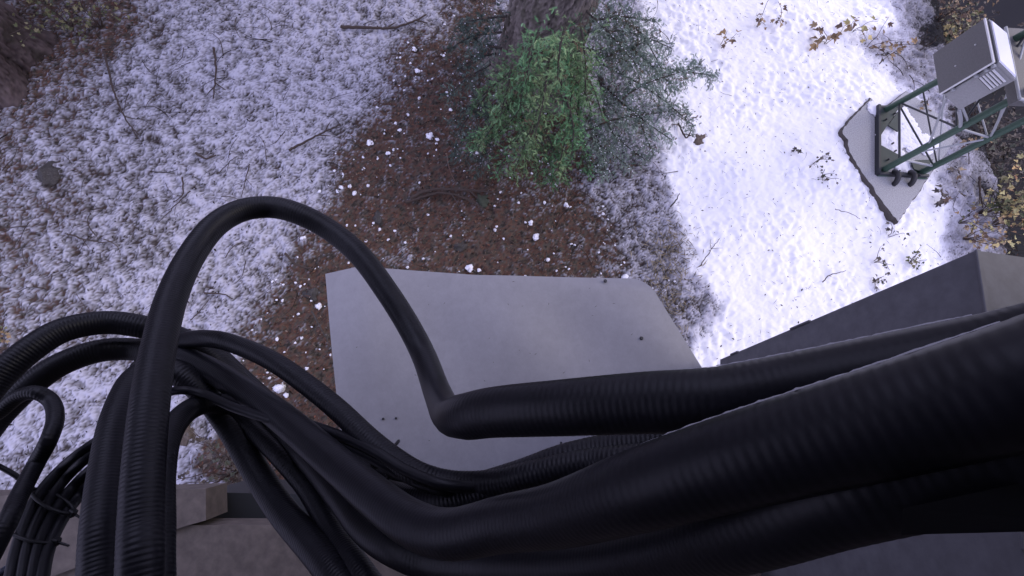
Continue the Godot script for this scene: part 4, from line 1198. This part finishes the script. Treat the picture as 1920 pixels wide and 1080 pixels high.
# ---------------------------------------------------------------- things on the ground
func make_ground_things() -> void:
	var dk: Material = M.dead
	ground_twig([Vector3(-1.541, 0.020, -4.791), Vector3(-1.211, 0.030, -4.787), Vector3(-0.912, 0.030, -4.781), Vector3(-0.614, 0.030, -4.908), Vector3(-0.482, 0.020, -5.027)], 0.022, "long dark root bowing along the top edge left of the fir", dk)
	ground_twig([Vector3(-2.001, 0.010, -3.012), Vector3(-1.739, 0.030, -3.169), Vector3(-1.451, 0.020, -3.378)], 0.016, "straight dark branch slanting across snow left of the bare strip", dk)
	ground_twig([Vector3(-2.983, 0.020, -4.345), Vector3(-2.911, 0.020, -4.009), Vector3(-2.907, 0.010, -3.649)], 0.015, "dark upright looking stick on the upper left snow", dk)
	ground_twig([Vector3(-4.197, 0.010, -4.245), Vector3(-4.014, 0.020, -3.735), Vector3(-3.842, 0.020, -3.390), Vector3(-3.658, 0.010, -3.162)], 0.014, "crooked stick right of the top left trunk", dk)
	ground_twig([Vector3(-3.008, 0.020, -2.940), Vector3(-2.880, 0.030, -2.871), Vector3(-2.795, 0.010, -2.939)], 0.016, "short curled stick at the middle of the left snow", dk)
	ground_twig([Vector3(-2.428, 0.000, -2.834), Vector3(-2.439, 0.020, -2.589), Vector3(-2.469, 0.000, -2.421)], 0.007, "thin stick just above the big cable loop", dk)
	ground_twig([Vector3(-3.107, 0.020, -2.638), Vector3(-3.075, 0.020, -2.444), Vector3(-3.155, 0.010, -2.351)], 0.010, "small hooked stick left of the big cable loop", dk)
	ground_twig([Vector3(-2.757, 0.000, -2.691), Vector3(-2.624, 0.020, -2.851), Vector3(-2.567, 0.000, -2.931)], 0.006, "thin pale sprig between the curled stick and the loop", dk)
	ground_twig([Vector3(-4.161, 0.010, -1.964), Vector3(-3.850, 0.020, -1.873), Vector3(-3.651, 0.010, -1.897)], 0.009, "long thin stick lying level on the left snow", dk)
	ground_twig([Vector3(-3.007, 0.010, -2.483), Vector3(-3.185, 0.020, -2.220), Vector3(-3.288, 0.000, -2.102)], 0.007, "slender stick slanting down towards the rising cable", dk)
	ground_twig([Vector3(-2.716, 0.010, -1.321), Vector3(-2.523, 0.020, -1.306), Vector3(-2.431, 0.000, -1.265)], 0.010, "dark stick inside the loop of the big cable", dk)
	ground_twig([Vector3(-2.815, 0.000, -1.037), Vector3(-2.715, 0.020, -1.146), Vector3(-2.659, 0.000, -1.254)], 0.006, "fine twig rising to the dark stick inside the loop", dk)
	ground_twig([Vector3(-1.943, 0.020, -1.769), Vector3(-1.817, 0.030, -1.644), Vector3(-1.620, 0.020, -1.587)], 0.014, "snow edged stick left of the sheet's far left corner", dk)
	ground_twig([Vector3(-1.614, 0.010, -1.114), Vector3(-1.505, 0.020, -0.939), Vector3(-1.367, 0.000, -0.685)], 0.009, "greyish stick beside the left edge of the steel sheet", M.stone)
	ground_twig([Vector3(-0.613, 0.030, -2.444), Vector3(-0.431, 0.050, -2.533), Vector3(-0.124, 0.050, -2.560), Vector3(0.344, 0.030, -2.532)], 0.022, "dark mossy branch arching over the brown needles below the fir", dk)
	ground_twig([Vector3(-0.673, 0.020, -2.394), Vector3(-0.309, 0.040, -2.513), Vector3(0.000, 0.040, -2.452), Vector3(0.279, 0.020, -2.278)], 0.020, "lower dark branch crossing beneath the mossy arch", dk)
	ground_twig([Vector3(-0.204, 0.010, -3.033), Vector3(-0.176, 0.020, -2.851), Vector3(-0.113, 0.000, -2.689)], 0.008, "pale brown twig upright above the mossy arch", mat(Color(0.13, 0.08, 0.06), 0.9))
	ground_twig([Vector3(0.866, 0.000, -1.961), Vector3(0.923, 0.020, -2.187), Vector3(0.996, 0.000, -2.333)], 0.008, "dark twig right of the mossy branches", dk)
	ground_twig([Vector3(0.888, 0.000, -1.571), Vector3(0.930, 0.010, -1.729), Vector3(0.948, 0.000, -1.830)], 0.008, "short twig standing off the sheet's far edge", dk)
	ground_twig([Vector3(2.498, 0.000, -2.394), Vector3(2.566, 0.020, -2.471), Vector3(2.635, 0.000, -2.575)], 0.010, "short pale stick on the speckled snow right of the fir", M.stone)
	ground_twig([Vector3(2.732, 0.010, -3.545), Vector3(2.796, 0.030, -3.326), Vector3(2.909, 0.020, -3.507)], 0.014, "crooked black root at the border of the bright snow", dk)
	ground_twig([Vector3(4.294, 0.010, -1.446), Vector3(4.407, 0.030, -1.534), Vector3(4.631, 0.020, -1.592)], 0.007, "thin arched twig on bright snow above the grey cabinet", dk)
	ground_twig([Vector3(4.632, 0.010, -2.391), Vector3(4.826, 0.020, -2.317), Vector3(4.939, 0.000, -2.255)], 0.005, "thin twig left of the pad's lower edge", dk)
	ground_twig([Vector3(6.707, 0.020, -2.845), Vector3(6.614, 0.050, -2.597), Vector3(6.645, 0.030, -2.417)], 0.016, "curved stick right of the pad by the autumn bushes", dk)
	ground_twig([Vector3(2.775, 0.000, -1.644), Vector3(2.930, 0.010, -1.843), Vector3(3.057, 0.000, -1.984)], 0.006, "fine twig along the border of speckled and bright snow", dk)

	# stones
	var i := 0
	for s in [[Vector3(-4.530, 0.000, -2.671), 0.17, 0.35, "flat grey stone bare of snow on the shaded left slope", M.stone], [Vector3(-2.737, 0.000, 0.071), 0.13, 0.7, "tan stone seen between the hanging cables", M.brown_stone], [Vector3(3.013, 0.000, -3.353), 0.10, 0.4, "brown grey stone at the border of the bright snow", M.brown_stone],
			[Vector3(0.219, 0.000, -2.435), 0.10, 0.4, "mossy stone beneath the dark arched branch", mat(Color(0.05, 0.06, 0.04), 0.9)], [Vector3(-0.030, 0.000, -1.874), 0.07, 0.5, "small dull stone on brown needles above the sheet", M.stone], [Vector3(-0.969, 0.000, -2.213), 0.08, 0.5, "dull stone left of the arched branch", M.stone],
			[Vector3(-1.633, 0.000, -1.322), 0.09, 0.5, "grey stone by the sheet's upper left corner", M.stone], [Vector3(-1.870, 0.000, -0.322), 0.05, 0.6, "pale stone among needles between two cables", M.bright]]:
		var o := obj("stone", lump_mesh(40 + i, s[2]), s[4])
		i += 1
		o.position = Vector3(s[0].x, land(s[0].x, s[0].z) + 0.005 - s[1] * 0.15, s[0].z)
		o.scale = Vector3(s[1], s[1], s[1] * 0.75)
		o.rotation.y = i * 1.3
		tag(o, s[3], "stone", "stones in the clearing")

	# lumps of fallen snow on the bare needles
	var meshes := [lump_mesh(50), lump_mesh(51), lump_mesh(52)]
	var named := ["largest white snow lump left of the mossy arch, high on the bare needles", "bright snow lump below the fir's dark left boughs", "snow lump touching the bright one below the fir's dark boughs", "snow lump above the pair on the bare strip", "upper of two snow lumps left of the dull stone", "lower of two snow lumps left of the dull stone", "larger of two snow lumps just off the sheet's far edge", "smaller of two snow lumps just off the sheet's far edge", "snow lump below the dark twig right of the mossy branches", "snow lump beside the short twig at the sheet's far edge"]
	var count := 0
	for p in [Vector3(-1.110, 8, -3.152), Vector3(-0.411, 9, -3.277), Vector3(-0.321, 6, -3.237), Vector3(-0.768, 6, -3.344), Vector3(-1.311, 6, -2.592), Vector3(-1.258, 7, -2.512), Vector3(0.060, 9, -1.619), Vector3(0.168, 6, -1.594), Vector3(0.829, 8, -1.987), Vector3(0.956, 7, -1.713), Vector3(0.642, 5, -2.415), Vector3(0.949, 5, -2.421), Vector3(0.357, 5, -2.074), Vector3(-1.107, 5, -2.610), Vector3(-0.164, 6, -3.665), Vector3(-0.679, 5, -3.569), Vector3(-0.822, 5, -3.437), Vector3(-1.886, 9, -0.322), Vector3(-1.551, 8, -1.186), Vector3(-1.945, 5, -0.827), Vector3(-1.698, 5, -0.841), Vector3(-1.624, 5, -0.523), Vector3(-1.758, 4, -0.786), Vector3(-0.951, 5, -2.070), Vector3(-0.851, 4, -1.943), Vector3(-0.661, 4, -1.912), Vector3(-1.025, 4, -2.147), Vector3(1.656, 5, -2.296), Vector3(1.863, 8, -1.510), Vector3(0.828, 4, -3.708), Vector3(0.579, 4, -3.447), Vector3(-0.668, 5, -4.299), Vector3(-0.550, 5, -3.800), Vector3(-0.257, 5, -4.442), Vector3(2.511, 7, -3.123), Vector3(0.512, 4, -1.507), Vector3(-1.405, 7, -2.576), Vector3(-1.638, 5, -2.518), Vector3(-1.717, 4, -0.362), Vector3(-1.646, 4, -0.469)]:
		var r: float = p.y * (0.0042 if p.y > 7.5 else 0.0031)
		var o := obj("snow_lump", meshes[rng.randi() % 3], M.snow)
		o.position = Vector3(p.x, land(p.x, p.z) + 0.012, p.z)
		o.scale = Vector3(r * 1.15, r, r)
		o.rotation.y = rng.randf() * TAU
		tag(o, named[count] if count < named.size() else "small white crumb of fallen snow among the bare needles", "snow lump", "snow lumps on the bare needles")
		count += 1

# ---------------------------------------------------------------- cables
func make_cables() -> void:
	var d := 0.028
	var tall = cable("coaxial_cable", [Vector3(-0.199, 4.825, 0.190), Vector3(-0.217, 4.816, 0.098), Vector3(-0.228, 4.805, 0.067), Vector3(-0.239, 4.793, 0.033), Vector3(-0.256, 4.770, -0.019), Vector3(-0.275, 4.738, -0.068), Vector3(-0.294, 4.699, -0.122), Vector3(-0.305, 4.659, -0.178), Vector3(-0.298, 4.634, -0.226), Vector3(-0.279, 4.616, -0.255), Vector3(-0.248, 4.607, -0.265), Vector3(-0.211, 4.608, -0.256), Vector3(-0.170, 4.606, -0.234), Vector3(-0.129, 4.616, -0.197), Vector3(-0.094, 4.622, -0.150), Vector3(-0.066, 4.627, -0.106), Vector3(-0.045, 4.644, -0.066), Vector3(-0.027, 4.700, -0.024), Vector3(-0.013, 4.790, -0.002), Vector3(0.000, 4.888, -0.000), Vector3(0.018, 4.924, -0.002), Vector3(0.048, 4.954, -0.003), Vector3(0.081, 4.980, -0.004), Vector3(0.108, 5.001, -0.004), Vector3(0.135, 5.015, -0.008), Vector3(0.163, 5.036, -0.013), Vector3(0.180, 5.051, -0.016), Vector3(0.197, 5.062, -0.020), Vector3(0.228, 5.081, -0.027)], d, "thick ribbed cable rising in the tallest loop then bending sharply to the right", 0.00013, 0.0034, 18, "cable", null, 0.00004)
	var inner = cable("coaxial_cable", [Vector3(-0.552, 4.618, 0.079), Vector3(-0.540, 4.592, 0.026), Vector3(-0.527, 4.581, -0.016), Vector3(-0.501, 4.580, -0.050), Vector3(-0.475, 4.576, -0.074), Vector3(-0.441, 4.569, -0.089), Vector3(-0.405, 4.559, -0.091), Vector3(-0.353, 4.577, -0.081), Vector3(-0.297, 4.604, -0.061), Vector3(-0.244, 4.639, -0.036), Vector3(-0.181, 4.698, -0.007), Vector3(-0.130, 4.745, 0.021), Vector3(-0.093, 4.783, 0.041), Vector3(-0.060, 4.825, 0.056), Vector3(-0.034, 4.860, 0.065), Vector3(-0.009, 4.891, 0.066), Vector3(0.020, 4.926, 0.055), Vector3(0.043, 4.967, 0.044), Vector3(0.063, 5.020, 0.027), Vector3(0.081, 5.046, 0.017), Vector3(0.101, 5.069, 0.008), Vector3(0.117, 5.087, 0.001), Vector3(0.130, 5.102, -0.005), Vector3(0.150, 5.117, -0.014)], d, "thick ribbed cable in the inner left arc, sweeping to a pale edged tube at right", 0.00013, 0.0034, 18, "cable", null, 0.00004)
	cable("coaxial_cable", [Vector3(-0.531, 4.648, 0.046), Vector3(-0.498, 4.649, -0.015), Vector3(-0.485, 4.641, -0.053), Vector3(-0.470, 4.629, -0.084), Vector3(-0.454, 4.613, -0.107), Vector3(-0.427, 4.593, -0.119), Vector3(-0.392, 4.582, -0.116), Vector3(-0.358, 4.568, -0.105), Vector3(-0.322, 4.566, -0.086), Vector3(-0.292, 4.562, -0.059), Vector3(-0.259, 4.572, -0.029), Vector3(-0.206, 4.607, 0.012), Vector3(-0.156, 4.649, 0.044), Vector3(-0.114, 4.702, 0.070), Vector3(-0.081, 4.746, 0.090), Vector3(-0.049, 4.784, 0.098), Vector3(-0.015, 4.808, 0.103), Vector3(0.028, 4.850, 0.096), Vector3(0.067, 4.910, 0.081), Vector3(0.088, 4.975, 0.059), Vector3(0.098, 5.025, 0.040), Vector3(0.110, 5.055, 0.026), Vector3(0.126, 5.074, 0.017), Vector3(0.140, 5.090, 0.009), Vector3(0.160, 5.108, -0.003)], d, "thick cable in the outer left arc, ending as the lowest black tube at right", 0.00013, 0.0034, 18, "cable", null, 0.00004)
	cable("coaxial_cable", [Vector3(-0.229, 4.813, 0.194), Vector3(-0.264, 4.781, 0.106), Vector3(-0.278, 4.767, 0.072), Vector3(-0.300, 4.737, 0.036), Vector3(-0.322, 4.702, -0.008), Vector3(-0.343, 4.653, -0.046), Vector3(-0.345, 4.611, -0.061), Vector3(-0.318, 4.612, -0.052), Vector3(-0.291, 4.608, -0.028), Vector3(-0.266, 4.602, 0.005), Vector3(-0.226, 4.617, 0.053), Vector3(-0.182, 4.654, 0.089), Vector3(-0.134, 4.705, 0.113), Vector3(-0.096, 4.746, 0.133), Vector3(-0.026, 4.806, 0.177)], d, "hooped cable left of the tallest one, coming down to the bottom edge")
	cable("coaxial_cable", [Vector3(-0.189, 4.817, 0.195), Vector3(-0.224, 4.781, 0.108), Vector3(-0.240, 4.760, 0.076), Vector3(-0.259, 4.734, 0.042), Vector3(-0.276, 4.701, 0.012), Vector3(-0.287, 4.659, -0.010), Vector3(-0.277, 4.636, -0.021), Vector3(-0.268, 4.605, -0.016), Vector3(-0.243, 4.602, 0.006), Vector3(-0.198, 4.629, 0.037), Vector3(-0.159, 4.651, 0.070), Vector3(-0.122, 4.693, 0.103), Vector3(-0.083, 4.747, 0.125), Vector3(-0.026, 4.811, 0.166)], 0.022, "lower hooped cable right of the tallest one's upright")
	cable("coaxial_cable", [Vector3(-0.419, 4.531, -0.071), Vector3(-0.378, 4.562, -0.090), Vector3(-0.334, 4.588, -0.098), Vector3(-0.283, 4.629, -0.092), Vector3(-0.246, 4.646, -0.081), Vector3(-0.199, 4.677, -0.061), Vector3(-0.157, 4.701, -0.036), Vector3(-0.119, 4.723, -0.010), Vector3(-0.083, 4.752, 0.017), Vector3(-0.057, 4.770, 0.034), Vector3(-0.034, 4.787, 0.045), Vector3(-0.008, 4.796, 0.051), Vector3(0.024, 4.816, 0.049), Vector3(0.050, 4.835, 0.042), Vector3(0.085, 4.854, 0.034), Vector3(0.148, 4.886, 0.027), Vector3(0.375, 4.926, 0.003)], 0.020, "slimmer ribbed cable curving down over the sheet's left edge")
	cable("coaxial_cable", [Vector3(-0.359, 4.503, -0.109), Vector3(-0.300, 4.531, -0.062), Vector3(-0.222, 4.585, -0.009), Vector3(-0.150, 4.652, 0.034), Vector3(-0.114, 4.689, 0.055), Vector3(-0.082, 4.723, 0.064), Vector3(-0.049, 4.755, 0.068), Vector3(-0.017, 4.785, 0.063), Vector3(0.012, 4.802, 0.056), Vector3(0.044, 4.819, 0.046), Vector3(0.074, 4.835, 0.035), Vector3(0.105, 4.850, 0.028), Vector3(0.150, 4.883, 0.019), Vector3(0.195, 4.927, 0.011), Vector3(0.245, 4.963, 0.001), Vector3(0.337, 5.000, -0.011)], d, "thick cable lying along the sheet's near edge beneath the bent one")
	for p in [[[Vector3(-0.376, 4.600, 0.002), Vector3(-0.346, 4.610, -0.026), Vector3(-0.302, 4.652, -0.034), Vector3(-0.274, 4.654, -0.030), Vector3(-0.227, 4.685, -0.014), Vector3(-0.174, 4.715, 0.000), Vector3(-0.134, 4.716, 0.011), Vector3(-0.104, 4.741, 0.023), Vector3(-0.076, 4.763, 0.033), Vector3(-0.047, 4.782, 0.046), Vector3(-0.020, 4.802, 0.053), Vector3(0.012, 4.804, 0.058), Vector3(0.090, 4.831, 0.048)], "thin black cable running above the gap on the sheet"], [[Vector3(-0.233, 4.620, -0.018), Vector3(-0.174, 4.657, -0.002), Vector3(-0.157, 4.656, 0.007), Vector3(-0.116, 4.685, 0.033), Vector3(-0.085, 4.712, 0.046), Vector3(-0.052, 4.737, 0.057), Vector3(-0.022, 4.761, 0.061), Vector3(0.013, 4.763, 0.066), Vector3(0.098, 4.795, 0.056)], "thin black cable running below the gap on the sheet"], [[Vector3(-0.256, 4.646, -0.026), Vector3(-0.196, 4.683, -0.008), Vector3(-0.144, 4.717, 0.004), Vector3(-0.103, 4.745, 0.016), Vector3(-0.073, 4.770, 0.027), Vector3(-0.044, 4.791, 0.041), Vector3(-0.016, 4.811, 0.049), Vector3(0.012, 4.813, 0.052)], "thin black cable hugging the slimmer ribbed cable"]]:
		cable("thin_cable", p[0], 0.009, p[1], 0.0, 0.004, 12)
	cable("looped_cable", [Vector3(-0.511, 4.653, 0.037), Vector3(-0.488, 4.647, -0.002), Vector3(-0.466, 4.653, -0.017), Vector3(-0.447, 4.659, -0.031), Vector3(-0.429, 4.662, -0.034), Vector3(-0.415, 4.660, -0.025), Vector3(-0.396, 4.676, -0.008), Vector3(-0.388, 4.689, 0.012), Vector3(-0.400, 4.682, 0.033), Vector3(-0.388, 4.708, 0.058), Vector3(-0.374, 4.732, 0.077), Vector3(-0.381, 4.742, 0.126)], 0.014, "small cable loop at the far left edge", 0.00008, 0.003, 14)
	var names := ["outermost thin cable of the tied bundle at bottom left", "second thin cable from the outside of the tied bundle", "third thin cable from the outside of the tied bundle", "innermost thin cable of the tied bundle, nearest the hoops"]
	var k := 0
	for p in [[Vector3(-0.334, 4.619, -0.014), Vector3(-0.351, 4.645, -0.001), Vector3(-0.369, 4.665, 0.020), Vector3(-0.397, 4.656, 0.041), Vector3(-0.398, 4.675, 0.063), Vector3(-0.393, 4.690, 0.091), Vector3(-0.384, 4.703, 0.122), Vector3(-0.357, 4.731, 0.160)], [Vector3(-0.328, 4.618, -0.006), Vector3(-0.348, 4.643, 0.006), Vector3(-0.366, 4.663, 0.027), Vector3(-0.391, 4.655, 0.049), Vector3(-0.390, 4.674, 0.070), Vector3(-0.385, 4.690, 0.095), Vector3(-0.374, 4.704, 0.122), Vector3(-0.348, 4.732, 0.160)], [Vector3(-0.322, 4.616, 0.003), Vector3(-0.343, 4.642, 0.014), Vector3(-0.358, 4.662, 0.035), Vector3(-0.383, 4.653, 0.056), Vector3(-0.382, 4.673, 0.076), Vector3(-0.376, 4.690, 0.098), Vector3(-0.365, 4.705, 0.122), Vector3(-0.339, 4.733, 0.160)], [Vector3(-0.316, 4.614, 0.012), Vector3(-0.336, 4.640, 0.022), Vector3(-0.351, 4.661, 0.042), Vector3(-0.376, 4.652, 0.064), Vector3(-0.374, 4.672, 0.082), Vector3(-0.368, 4.690, 0.102), Vector3(-0.357, 4.706, 0.123), Vector3(-0.332, 4.734, 0.161)]]:
		cable("thin_cable", p, 0.010, names[k], 0.0, 0.004, 12)
		k += 1
	cable("thin_cable", [Vector3(-0.543, 4.575, 0.030), Vector3(-0.513, 4.574, 0.045), Vector3(-0.499, 4.573, 0.054), Vector3(-0.484, 4.572, 0.066), Vector3(-0.466, 4.570, 0.078)], 0.006, "short thin cable entering at the left edge below the small loop", 0.0, 0.004, 8)
	cable("thin_cable", [Vector3(-0.472, 4.613, 0.148), Vector3(-0.451, 4.619, 0.134), Vector3(-0.430, 4.620, 0.138), Vector3(-0.419, 4.616, 0.159)], 0.008, "bluish thin cable end in the bottom left corner", 0.0, 0.004, 10, "cable", mat(Color(0.015, 0.03, 0.06), 0.35))
	tie(Vector3(-0.384, 4.675, 0.067), Vector3(-0.371, 4.681, 0.049) - Vector3(-0.390, 4.670, 0.082), 0.022, 0.008, "upper black tie round the thin cable bundle", Vector3(1, 0, 0))
	tie(Vector3(-0.385, 4.689, 0.092), Vector3(-0.380, 4.692, 0.080) - Vector3(-0.389, 4.684, 0.106), 0.022, 0.008, "lower black tie round the thin cable bundle", Vector3(1, 0, 0))
	tie(Vector3(-0.068, 4.738, 0.031), Vector3(-0.060, 4.737, 0.038) - Vector3(-0.079, 4.739, 0.022), 0.014, 0.013, "tie with a round head on the slimmer cable over the sheet", Vector3(0, 1, 0))
	tie(Vector3(-0.077, 4.745, 0.038), Vector3(-0.070, 4.745, 0.042) - Vector3(-0.084, 4.746, 0.033), 0.010, 0.006, "tie joining the two thin cables across the gap", Vector3(0, 1, 0))
	tie(Vector3(-0.064, 4.744, 0.046), Vector3(-0.056, 4.744, 0.051) - Vector3(-0.072, 4.745, 0.042), 0.010, 0.006, "tie joining the two thin cables nearest the cable bend", Vector3(0, 1, 0))
	glint_strip(tall, [Vector3(0.094, 4.989, -0.004), Vector3(0.108, 5.001, -0.004), Vector3(0.135, 5.015, -0.008), Vector3(0.163, 5.036, -0.013), Vector3(0.180, 5.051, -0.016)], Vector3(-0.197, 0.013, -0.980))
	glint_strip(inner, [Vector3(0.063, 5.020, 0.027), Vector3(0.081, 5.046, 0.017), Vector3(0.101, 5.069, 0.008), Vector3(0.117, 5.087, 0.001), Vector3(0.130, 5.102, -0.005)], Vector3(-0.268, -0.125, -0.955))
	# cable boot in the lower right corner
	var bt := thing("cable_boot", "black squared rubber boot under the cables in the lower right corner", "cable boot", Vector3(0.174, 5.042, 0.035))
	var q := [Vector3(0.100, 5.090, 0.023), Vector3(0.156, 5.098, 0.013), Vector3(0.156, 5.094, 0.029), Vector3(0.100, 5.088, 0.029)]
	var back := []
	var push := (Vector3(0.174, 5.043, 0.034) - Vector3(0.119, 5.092, 0.023))
	for p in q: back.append(p + push)
	var st := start()
	hexa(st, back, q)
	obj("boot_body", done(st), M.rubber, bt)
	obj("cable_clamp", bevel_box(Vector3(0.02, 0.02, 0.02), 0.003, Vector3(-0.043, 4.584, 0.149)), M.zinc)
	tag(get_child(get_child_count() - 1), "small dark clamp with bright edge between the two lowest cables", "clamp")
